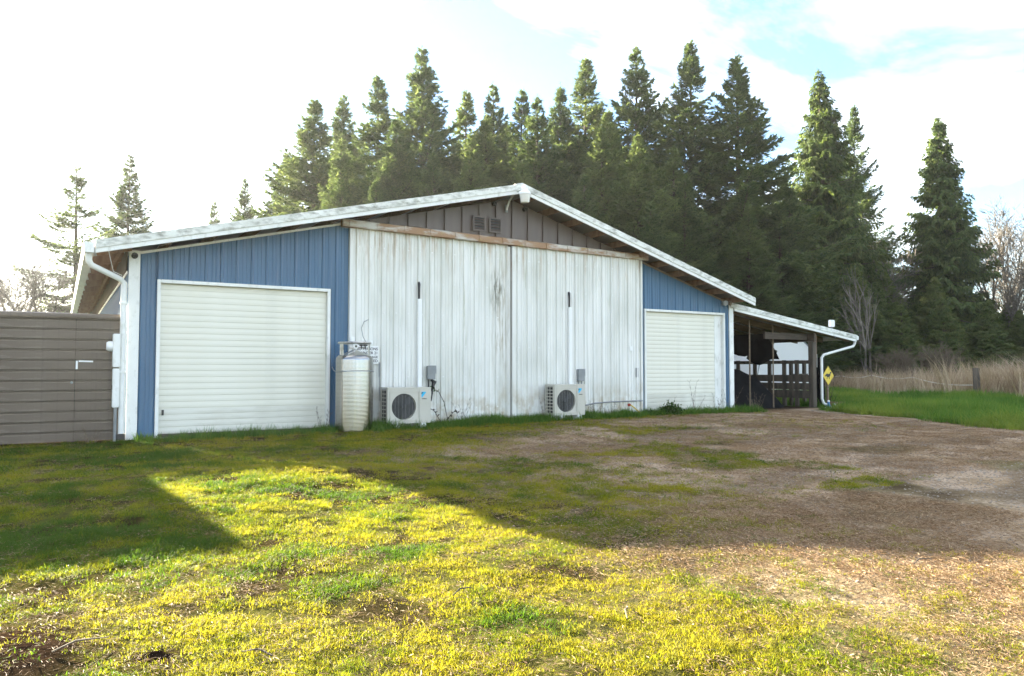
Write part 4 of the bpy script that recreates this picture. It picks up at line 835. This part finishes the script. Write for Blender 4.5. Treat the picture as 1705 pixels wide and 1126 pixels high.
for x, y, h, w, k, lb in ((2.6, 41.8, 15.1, .95, FIR[2], 'lone drooping fir beyond the left end of the barn roof'), (9.7, 51.6, 14.6, .8, FIR[3], 'far small fir just left of the dense fir row'), (9.1, 37.9, 13.5, .8, FIR[4], 'mid-sized fir standing apart from the end of the dense row'),
                           (-.1, 38.8, 13.3, 1.25, SPA[0], 'thin sparse fir with gappy branches behind the brown fence'), (41.0, 16.2, 17.6, .8, FIR[1], 'tall fir half hidden behind the big pointed cedar')):
    put_tree('fir_tree', k, x, y, h, 15, w, lb, 'tree')
put_tree('cedar_tree', CED[0], 36.2, 14.4, 18.3, 15, 1.0, 'tallest pointed cedar standing behind the lean-to', 'tree'); put_tree('cedar_tree', CED[1], 43.8, 12.2, 16.2, 15, 1.05, 'tall pointed cedar beside the bare trees', 'tree')
for i, (x, y, h, w) in enumerate(((30.2, 10.9, 6.8, 1.3), (34.3, 11.4, 6.4, 1.5), (38.4, 12.4, 6.6, 1.6), (42.9, 10.6, 5.2, 1.6), (32.3, 11.4, 6.4, 1.4), (40.0, 10.6, 6.2, 1.5), (36.6, 12.0, 6.8, 1.5), (46.2, 9.8, 5.0, 1.7), (41.6, 14.5, 8.0, 1.4), (44.6, 12.0, 6.0, 1.5), (48.5, 9.0, 5.0, 1.7), (37.5, 9.2, 4.2, 1.6), (34.6, 9.0, 3.6, 1.7), (41.2, 8.4, 4.0, 1.7), (44.2, 8.2, 4.4, 1.7), (33.4, 8.4, 4.2, 1.6), (36.2, 8.0, 4.6, 1.6), (39.2, 7.4, 4.6, 1.6), (42.6, 6.9, 4.4, 1.6), (46.2, 6.4, 4.6, 1.6))):
    put_tree('young_cedar', CED[i % 3], x, y, h, 15, w, 'low dense young cedar in the dark thicket behind the dry grass', 'tree', 'young cedars in the thicket')
BARE = [bare_tree(500 + i, 8, 4, .5) for i in range(3)]; THIN = [bare_tree(520, 8, 2, .30)]; SHR = [bare_tree(540 + i, 4, 3, .6, 7, 'stem') for i in range(3)]
for i, (x, y, h) in enumerate(((-2.6, 31.0, 7.4), (-1.5, 32.6, 6.8), (-3.6, 36.2, 7.3), (1.2, 35.7, 6.0))): put_tree('bare_tree', BARE[i % 3], x, y, h, 8, 1.0, 'bare leafless tree showing above the brown metal fence', 'tree', 'bare trees above the fence')
for i, (x, y, h) in enumerate(((46.0, 10.9, 11.0), (48.9, 11.5, 12.1), (45.5, 8.8, 8.3), (47.2, 9.6, 10.5), (50.5, 9.8, 11.0))): put_tree('bare_tree', BARE[(i + 1) % 3], x, y, h, 8, .8, 'tall bare leafless tree beside the pointed cedar', 'tree', 'bare trees by the cedar')
put_tree('bare_tree', BARE[1], 40.1, 13.3, 8.8, 8, .8, 'bare grey tree between the two pointed cedars', 'tree')
for x, y, h in ((31.5, 9.1, 6.0), (32.1, 9.2, 5.6)): put_tree('sapling', THIN[0], x, y, h, 8, .8, 'slim pale leafless sapling in front of the cedar thicket', 'tree', 'pale saplings')
for i, (x, y, h) in enumerate(((33.7, 7.2, 2.4), (31.7, 7.8, 2.2), (44.5, 4.6, 6.0), (47.0, 5.4, 6.5))): put_tree('bare_shrub', SHR[i % 3], x, y, h, 4, .95, 'brown leafless shrub behind the tall dry grass', 'shrub', 'bare shrubs behind the dry grass')
# a few conifers further off, left and right of the view, so the place goes on
for i, (x, y, h) in enumerate(((-24, 46, 9), (58, 6, 15), (62, -2, 16), (57, -8, 14)  )): put_tree('fir_tree', FIR[i % 5], x, y, h, 15, .9, 'distant fir at the edge of the property', 'tree', 'distant firs')

# ------------------------------------------------------------------ wire fence, post, molehills
def post(name, x, y, h, r, label, mat='wood_dark', group=None):
    z = G(x, y); m = MB().tube([(x, y, z - .1), (x + .01, y, z + h * .5), (x - .005, y + .01, z + h)], [r, r * .96, r * .9], 9)
    return tag(m.build(name, M[mat], None, (x, y, z), bevel=.0), label, 'post', group)
post('fence_post', 25.2, .95, 1.07, .11, 'thick round wooden post standing in the dry grass', 'wood_dark')
for x, y, h in ((28.4, 8.2, .95), (28.3, 6.7, .95), (28.5, 6.45, 1.1), (27.2, 4.3, 1.0)): post('rope_post', x, y, h, .03, 'thin stake carrying the white fence rope', 'wood', 'stakes of the rope fence')
rp = []
pts = [(28.0, 11.0, .74), (28.4, 8.2, .76), (28.3, 6.7, .80), (27.2, 4.3, .74), (25.2, 1.07, .52)]
for a, b_ in zip(pts[:-1], pts[1:]):
    for k in range(6): u = k / 6; rp.append((a[0] + (b_[0] - a[0]) * u, a[1] + (b_[1] - a[1]) * u, a[2] + (b_[2] - a[2]) * u - .10 * math.sin(math.pi * u)))
rp.append(pts[-1]); tag(MB().tube(rp, .016, 6).build('fence_rope', M['rope'], None, pts[0]), 'white sagging rope strung along the dry grass', 'rope')
for i, (x, y, s) in enumerate(((22.8, 3.2, .36), (22.5, 1.9, .45), (20.2, .2, .22))): heap('molehill', (x, y, G(x, y)), s, s, s * .45, M['soil'], 'small dark molehill in the green grass', 'molehill', 11 + i, 14, .5)['group'] = 'molehills'
heap('dirt_mound', (-1.02, -8.92, G(-1.02, -8.92)), .30, .42, .03, M['soil'], 'dark crumbly dirt mound at the edge of the lawn', 'dirt', 31, 40, .9)
heap('dirt_clod', (-.53, -9.2, G(-.53, -9.2)), .13, .11, .035, M['soil'], 'small scuffed patch of dark dirt in the sunny grass', 'dirt', 35, 30, .9)

# ------------------------------------------------------------------ weeds at the walls
def weed_mesh(seed, h, n, lean=.25, leafy=False):
    r = np.random.default_rng(seed); segs = []; L = []
    for k in range(n):
        a = r.uniform(0, 6.28); ln = r.uniform(.05, lean); p = np.array([math.cos(a) * .03, math.sin(a) * .03, -.03]); d = np.array([math.cos(a) * ln, math.sin(a) * ln, 1.]); d /= np.linalg.norm(d); hh = h * r.uniform(.55, 1.0)
        for s in range(5):
            d = d + r.normal(0, .07, 3); d /= np.linalg.norm(d); q = p + d * hh / 5; segs.append((tuple(p), tuple(q), .004 * (1 - s * .12), .004 * (1 - (s + 1) * .14)))
            if s > 0:
                for _ in range(2):
                    b_ = r.uniform(0, 6.28); e = d * .7 + np.array([math.cos(b_), math.sin(b_), .2]) * .6; segs.append((tuple(q), tuple(q + e * hh * r.uniform(.06, .16)), .0025, .0015)); L.append(q + e * hh * .1)
            p = q
    return segs, np.array(L)
for i, (x, y, h, n, lb) in enumerate(((11.1, -.30, .75, 5, 'tall dry weed with dark twigs before the small roll door'), (11.75, -.32, .55, 5, 'short dry weed second along the small roll door'), (12.2, -.30, .62, 4, 'dry wispy weed by the small roll door jamb'), (10.4, -.28, .42, 6, 'low dry weed next to the green shrub'),
                                   (5.35, -.28, .50, 6, 'dead upright weed before the white door right of the first heat pump'), (8.35, -.35, .40, 12, 'low brown dry weeds by the horizontal pipe'), (8.75, -.30, .32, 14, 'scrubby brown weed tuft under the horizontal pipe'), (7.05, -.40, .50, 4, 'thin dry stalks beside the second heat pump side grille'), (2.85, -.22, .45, 6, 'thin dry weed between the big roll door and the cylinder'), (13.1, -.25, .45, 12, 'grey dry weed clump at the barn right corner'), (12.8, -.5, .30, 12, 'low grey dry weed clump in front of the barn right corner'), (-.45, -.2, .28, 14, 'brown dry tuft at the foot of the brown gate'))):
    s, L = weed_mesh(700 + i, h, n, .3 if n < 8 else .7); v, f = limb_mesh(s, 3); z = G(x, y)
    o = link_mesh('dry_weed', tri_mesh('dry_weed', v, f, M['vine'] if i == 4 else M['stem']), None, (x, y, z)); tag(o, lb, 'weed', 'dry weeds along the barn')
def leafy(name, x, y, rx, h, n, label, seed, L0=.06, mat='weed'):
    r = np.random.default_rng(seed); u = r.normal(0, 1, (n, 3)); u /= np.linalg.norm(u, axis=1, keepdims=True); u[:, 2] = np.abs(u[:, 2]); k = r.uniform(.35, 1, n)[:, None]
    P = u * k * np.array([rx, rx * .8, h]) * (.75 + .5 * r.random(n)[:, None]); D = u + r.normal(0, .5, (n, 3)); v, f = kites(P, D, r.normal(0, .6, (n, 3)) + [0, 0, 1], r.uniform(.6, 1.3, n) * L0, r.uniform(.25, .4, n) * L0)
    z = G(x, y); o = thing(name, (x, y, z), label, 'shrub'); link_mesh('foliage', tri_mesh('foliage', v, f, M[mat]), o)
    s, _ = weed_mesh(seed, h * .8, 7, .6); link_mesh('stems', tri_mesh('stems', *limb_mesh(s, 3), M['vine']), o).name = 'stem'
leafy('leafy_shrub', 10.15, -.55, .26, .26, 700, 'dark green leafy shrub in front of the small roll door', 801); leafy('leafy_shrub', 9.75, -.45, .34, .12, 350, 'low green spreading plant left of the leafy shrub', 803, .05)
# bramble beside the first heat pump
BRM = thing('bramble', (4.95, -.30, G(4.95, -.3)), 'dark bramble stems arching beside the first heat pump', 'bramble')
z0 = G(4.95, -.3)
for k, pts in enumerate(([(4.70, -.14, .62), (4.80, -.15, .72), (4.95, -.15, .66), (5.06, -.17, .45), (5.10, -.20, .2), (5.10, -.22, z0)], [(5.0, -.25, z0), (4.92, -.28, .15), (4.80, -.30, .32), (4.70, -.28, .38)], [(5.05, -.25, z0), (5.10, -.28, .2), (5.22, -.26, .3), (5.3, -.24, .26)], [(5.15, -.25, z0), (5.3, -.28, .14), (5.5, -.3, .08)])):
    st = MB().tube(pts, .006, 5).build('stem', M['vine'], BRM)
    r = np.random.default_rng(810 + k); n = 22; t_ = r.uniform(0, len(pts) - 1.01, n); P = np.array([np.array(pts[int(q)]) * (1 - q % 1) + np.array(pts[int(q) + 1]) * (q % 1) for q in t_]); D = r.normal(0, 1, (n, 3)); v, f = kites(P - np.array(wl(st)), D, r.normal(0, 1, (n, 3)), r.uniform(.03, .06, n), r.uniform(.012, .022, n)); link_mesh('leaf_cluster', tri_mesh('leaf_cluster', v, f, M['vine'] if k else M['weed']), st)
# dark twiggy plant over the planter
s, _ = weed_mesh(830, 1.3, 14, .5); tag(link_mesh('dry_plant', tri_mesh('dry_plant', *limb_mesh(s, 3), M['vine']), None, (16.3, .12, .0)), 'dark twiggy plant behind the yellow diamond sign', 'plant')

# ------------------------------------------------------------------ fallen twigs and leaves one can pick out
for i, (x, y, L, a, lb) in enumerate(((.77, -9.16, .16, .5, 'curled brown twig lying in the sunny grass near mid lawn'), (.20, -9.95, .22, 1.1, 'long thin stick lying in the sunlit grass'), (-.20, -9.4, .14, 2.2, 'short broken stick on the sunny lawn'), (1.25, -9.75, .18, .9, 'thin pale stalk in the yellow grass'), (3.2, -9.9, .20, .1, 'dark stick on the dry needle litter'), (4.9, -6.2, .35, .2, 'dark stick lying on the gravel in shade'), (6.2, -3.1, .3, .7, 'pale stick lying on the shaded gravel'), (-.75, -9.0, .2, .4, 'dead stalk beside the dirt mound'))):
    z = G(x, y) + .02; c, s_ = math.cos(a), math.sin(a)
    tag(MB().tube([(x - c * L / 2, y - s_ * L / 2, z), (x - c * L * .1, y - s_ * L * .1 + .012, z + .012), (x + c * L * .2, y + s_ * L * .2 - .01, z + .01), (x + c * L / 2, y + s_ * L / 2, z - .005)], [.003, .004, .003, .002], 6).build('fallen_twig', M['stem'] if i % 2 else M['bark'], None, (x, y, z)), lb, 'twig')

# ------------------------------------------------------------------ grass, litter, gravel: geometry-node scatter
def clump_mesh(name, seed, n, rad, h, w, mat, lean=.5, seg=2):
    r = np.random.default_rng(seed); V = []; F = []
    for k in range(n):
        a = r.uniform(0, 6.28); q = rad * math.sqrt(r.random()); p = np.array([math.cos(a) * q, math.sin(a) * q, -.006]); b_ = r.uniform(0, 6.28); l_ = r.uniform(.1, lean); hh = h * r.uniform(.5, 1.1); ww = w * r.uniform(.7, 1.3)
        s = np.array([-math.sin(b_ + r.uniform(-.5, .5)), math.cos(b_), 0]); d = np.array([math.cos(b_), math.sin(b_), 0]); o = len(V)
        for j in range(seg + 1):
            t = j / seg; c = p + d * l_ * hh * t * t * 1.1 + np.array([0, 0, hh * t * (1 - .25 * l_ * t)]); q = ww * (1 - t) ** .7
            if j < seg: V += [c - s * q, c + s * q]
            else: V.append(c)
        for j in range(seg - 1): F.append((o + 2 * j, o + 2 * j + 1, o + 2 * j + 3)); F.append((o + 2 * j, o + 2 * j + 3, o + 2 * j + 2))
        e = o + 2 * (seg - 1); F.append((e, e + 1, e + 2))
    return tri_mesh(name, V, F, mat)
def litter_mesh(seed, n, rad, L, w, mat):
    r = np.random.default_rng(seed); a = r.uniform(0, 6.28, n); q = rad * np.sqrt(r.random(n)); P = np.stack([np.cos(a) * q, np.sin(a) * q, r.uniform(.001, .012, n)], -1); b_ = r.uniform(0, 6.28, n)
    v, f = kites(P, np.stack([np.cos(b_), np.sin(b_), r.normal(0, .2, n)], -1), r.normal(0, .3, (n, 3)) + [0, 0, 1], r.uniform(.6, 1.3, n) * L, r.uniform(.6, 1.3, n) * w); return tri_mesh('litter', v, f, mat)
def stone_mesh(seed):
    bm = bmesh.new(); bmesh.ops.create_icosphere(bm, subdivisions=1, radius=1); r = random.Random(seed)
    for v in bm.verts: v.co *= r.uniform(.72, 1.12); v.co.z *= .6
    me = bpy.data.meshes.new('stone'); bm.to_mesh(me); bm.free(); me.materials.append(M['stone']); return me
def scatter(name, label, P, scale, rot, tint, protos, cat=None, tilt=0.0):
    n = len(P); me = bpy.data.meshes.new(name); me.vertices.add(n); me.vertices.foreach_set('co', np.asarray(P, np.float32).ravel())
    r = np.random.default_rng(n)
    for nm, a in (('sc', scale), ('tint', tint), ('pick', r.random(n))): at = me.attributes.new(nm, 'FLOAT', 'POINT'); at.data.foreach_set('value', np.asarray(a, np.float32))
    ro = np.stack([r.normal(0, tilt, n) if tilt else np.zeros(n), r.normal(0, tilt, n) if tilt else np.zeros(n), rot], -1); at = me.attributes.new('rot', 'FLOAT_VECTOR', 'POINT'); at.data.foreach_set('vector', ro.astype(np.float32).ravel())
    o = link_mesh(name, me); ng = bpy.data.node_groups.new(name, 'GeometryNodeTree'); ng.interface.new_socket('Geometry', in_out='INPUT', socket_type='NodeSocketGeometry'); ng.interface.new_socket('Geometry', in_out='OUTPUT', socket_type='NodeSocketGeometry')
    N, Lk = ng.nodes, ng.links; gi = N.new('NodeGroupInput'); go = N.new('NodeGroupOutput'); join = N.new('GeometryNodeJoinGeometry')
    def at(nm, t='FLOAT'): a = N.new('GeometryNodeInputNamedAttribute'); a.data_type = t; a.inputs[0].default_value = nm; return a.outputs[0]
    k = len(protos); pick, sc, ro_ = at('pick'), at('sc'), at('rot', 'FLOAT_VECTOR')
    for i, pmsh in enumerate(protos):
        ob = bpy.data.objects.new(name + '_source', pmsh); ng_ob = N.new('GeometryNodeObjectInfo'); ng_ob.inputs[0].default_value = ob
        c1 = N.new('FunctionNodeCompare'); c1.operation = 'GREATER_EQUAL'; c1.inputs[1].default_value = i / k; Lk.new(pick, c1.inputs[0]); c2 = N.new('FunctionNodeCompare'); c2.operation = 'LESS_THAN'; c2.inputs[1].default_value = (i + 1) / k + (1e-3 if i == k - 1 else 0); Lk.new(pick, c2.inputs[0])
        an = N.new('FunctionNodeBooleanMath'); an.operation = 'AND'; Lk.new(c1.outputs[0], an.inputs[0]); Lk.new(c2.outputs[0], an.inputs[1])
        ip = N.new('GeometryNodeInstanceOnPoints'); Lk.new(gi.outputs[0], ip.inputs['Points']); Lk.new(an.outputs[0], ip.inputs['Selection']); Lk.new(ng_ob.outputs['Geometry'], ip.inputs['Instance']); Lk.new(ro_, ip.inputs['Rotation']); Lk.new(sc, ip.inputs['Scale']); Lk.new(ip.outputs[0], join.inputs[0])
    Lk.new(join.outputs[0], go.inputs[0]); md = o.modifiers.new('scatter', 'NODES'); md.node_group = ng
    return tag(o, label, cat, kind='stuff')
def sample(n, x0, x1, y0, y1, dens, seed, zoff=0.0):
    r = np.random.default_rng(seed); x = r.uniform(x0, x1, n); y = r.uniform(y0, y1, n); k = r.random(n) < dens(x, y); x, y = x[k], y[k]
    return x, y, np.stack([x, y, gz(x, y) + zoff], -1), r
CX, CY = cam.location.x, cam.location.y
FWX, FWY = math.sin(math.radians(31.2)), math.cos(math.radians(31.2))
def seen(x, y, m=.6):   # roughly the part of the yard near the view, with a generous margin on each side
    f_ = (x - CX) * FWX + (y - CY) * FWY; s_ = (x - CX) * FWY - (y - CY) * FWX; return (f_ > .8) & (np.abs(s_) < .80 * f_ + 1.2)
def free(x, y): return ~((x > -.3) & (x < 12.62) & (y > -.06)) & ~((x > -6.4) & (x < 0) & (y > -.02) & (y < 5)) & ~((x > 3.8) & (x < 4.66) & (y > -.6)) & ~((x > 7.18) & (x < 7.96) & (y > -.6)) & (np.hypot(x - 3.28, y + .47) > .3)
CL = [clump_mesh('grass_clump', 900 + i, 34, .055, .014 + .005 * i, .0018, M['grass'], 2.0) for i in range(4)]
def lawn_d(x, y):
    g_, b_, l_, d_ = masks(x, y); return seen(x, y) * free(x, y) * np.clip((1 - .95 * g_) * (1 - .95 * b_) * (1 - l_) * (1 - .7 * d_) * (.12 + .88 * sst(fbm(x * 6, y * 6, 95, 3), .38, .54)), 0, 1)
parts = []
for n, (x0, x1, y0, y1), sd, sc in ((44000, (-2.2, 4.0, -11.3, -8.2), 1, .8), (60000, (-2.8, 6.5, -8.2, -4.6), 2, 1.0), (52000, (-3.0, 12.5, -4.6, -.05), 3, 1.35)):
    x, y, P, r = sample(n, x0, x1, y0, y1, lawn_d, 40 + sd); big = sst(fbm(x * 2.3, y * 2.3, 71, 3), .54, .68) * (1 - .8 * sst(x, .9, 1.8))
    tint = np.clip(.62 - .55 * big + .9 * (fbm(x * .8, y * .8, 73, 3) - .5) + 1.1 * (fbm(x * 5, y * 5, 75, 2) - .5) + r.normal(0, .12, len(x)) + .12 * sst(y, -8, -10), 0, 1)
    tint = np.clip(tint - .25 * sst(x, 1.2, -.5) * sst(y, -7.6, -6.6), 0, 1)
    parts.append((P, sc * (.65 + .6 * r.random(len(x)) + .35 * big), r.uniform(0, 6.28, len(x)), tint))
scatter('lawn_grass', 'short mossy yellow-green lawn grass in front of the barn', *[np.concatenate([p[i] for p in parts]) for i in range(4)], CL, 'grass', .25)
# taller weeds along the foot of the doors
def foot_d(x, y): return free(x, y) * np.where(x < 3.3, .25, np.where(x < 9.9, 1, .35)) * np.exp(-((y + .36) / .26) ** 2)
x, y, P, r = sample(16000, .1, 13, -1.1, -.08, foot_d, 61)
TALL = [clump_mesh('weed_clump', 930 + i, 14, .05, .11 + .03 * i, .004, M['lush'], 1.0, 3) for i in range(3)]
scatter('wall_foot_grass', 'dark green rough grass along the foot of the white doors', P, (.55 + .8 * r.random(len(x))) * (.55 + .9 * fbm(x * 2, y * 2, 77, 2)), r.uniform(0, 6.28, len(x)), r.uniform(0, .55, len(x)), TALL, 'grass', .2)
# lush grass strip to the right
def lush_d(x, y): return masks(x, y)[2] * (1 - .0 * x) * seen(x, y, 2) * ~((x < 15.9) & (y > -.6)) * np.where((x < 17.2) & (y > -1.2), .35, 1)
x, y, P, r = sample(70000, 12, 30, -9, 11, lush_d, 62)
scatter('paddock_grass', 'lush green grass between the gravel and the dry grass', P, 1.0 + .9 * r.random(len(x)) + .9 * sst(fbm(x * .7, y * .7, 79, 3), .55, .7), r.uniform(0, 6.28, len(x)), np.clip(r.normal(.45, .18, len(x)) + .35 * sst(x, 15.2, 13.8) + 1.6 * (fbm(x * .5, y * .5, 87, 3) - .5), 0, 1), TALL, 'grass', .2)
# tall dry grass
def dry_d(x, y): return sst(x - (25.4 + 1.6 * (fbm(y * .45, y * .1, 83, 3) - .5) + .12 * np.maximum(y, 0)), 0, 1.2) + .012 * (x > 22)
x, y, P, r = sample(20500, 22, 42, -10, 14, dry_d, 63)
DRY = [clump_mesh('dry_clump', 950 + i, 16, .16, .62 + .14 * i, .007, M['straw'], .75, 3) for i in range(4)]
scatter('dry_grass', 'tall tan dry grass in front of the dark thicket', P, (.65 + .6 * r.random(len(x))) * (.55 + .9 * fbm(x * .6, y * .6, 85, 2)) * (1.25 - .28 * sst(y, 1.5, 4.5)), r.uniform(0, 6.28, len(x)), np.clip(r.normal(.5, .25, len(x)), 0, 1), DRY, 'dry grass', .12)
# needle litter and gravel
LIT = [litter_mesh(970 + i, 30, .10, .030, .0011, M['litter']) for i in range(4)] + [litter_mesh(980, 2, .08, .016, .005, M['litter'])]
def lit_d(x, y): g_, b_, l_, d_ = masks(x, y); return seen(x, y) * free(x, y) * (1 - l_) * np.clip(.18 + .82 * g_ * (.35 + 1.3 * sst(fbm(x * .9, y * .9, 91, 3), .42, .6)), 0, 1)
parts = []
for n, bx, sd in ((16000, (-1.6, 5, -11.3, -8), 1), (34000, (-2, 14, -8, -.4), 2)):
    x, y, P, r = sample(n, *bx, lit_d, 64 + sd, .004); parts.append((P, .7 + .7 * r.random(len(x)), r.uniform(0, 6.28, len(x)), np.clip(r.normal(.5, .25, len(x)), 0, 1)))
scatter('needle_litter', 'brown dead needles and leaf bits strewn over the gravel', *[np.concatenate([p[i] for p in parts]) for i in range(4)], LIT, 'litter')
def st_d(x, y): g_, b_, l_, d_ = masks(x, y); return seen(x, y) * free(x, y) * (1 - l_) * np.clip(.03 + .97 * g_ ** 1.4, 0, 1)
x, y, P, r = sample(60000, .5, 14.5, -11.3, -.5, st_d, 68)
scatter('gravel', 'fine grey gravel of the yard in front of the barn', P, .004 + .009 * r.random(len(x)) ** 2.4 + .002 * sst(x, 4, 9), r.uniform(0, 6.28, len(x)), np.clip(r.normal(.5, .25, len(x)), 0, 1), [stone_mesh(i) for i in range(4)], 'gravel', .4)

# ------------------------------------------------------------------ thin haze volume, added for the bright wash towards the sun
def haze_box():
    m = bpy.data.materials.new('haze'); m.use_nodes = True; n = m.node_tree.nodes; n.clear(); o = n.new('ShaderNodeOutputMaterial'); v = n.new('ShaderNodeVolumePrincipled')
    v.inputs['Color'].default_value = (.96, .96, .95, 1); v.inputs['Density'].default_value = .00028; v.inputs['Anisotropy'].default_value = .45
    m.node_tree.links.new(v.outputs[0], o.inputs['Volume'])
    tag(MB().box((-640, -340, -1.5), (740, 940, 24)).build('haze', m), 'thin haze volume added to give the yard and trees a bright wash', None, None, 'stuff')
haze_box()
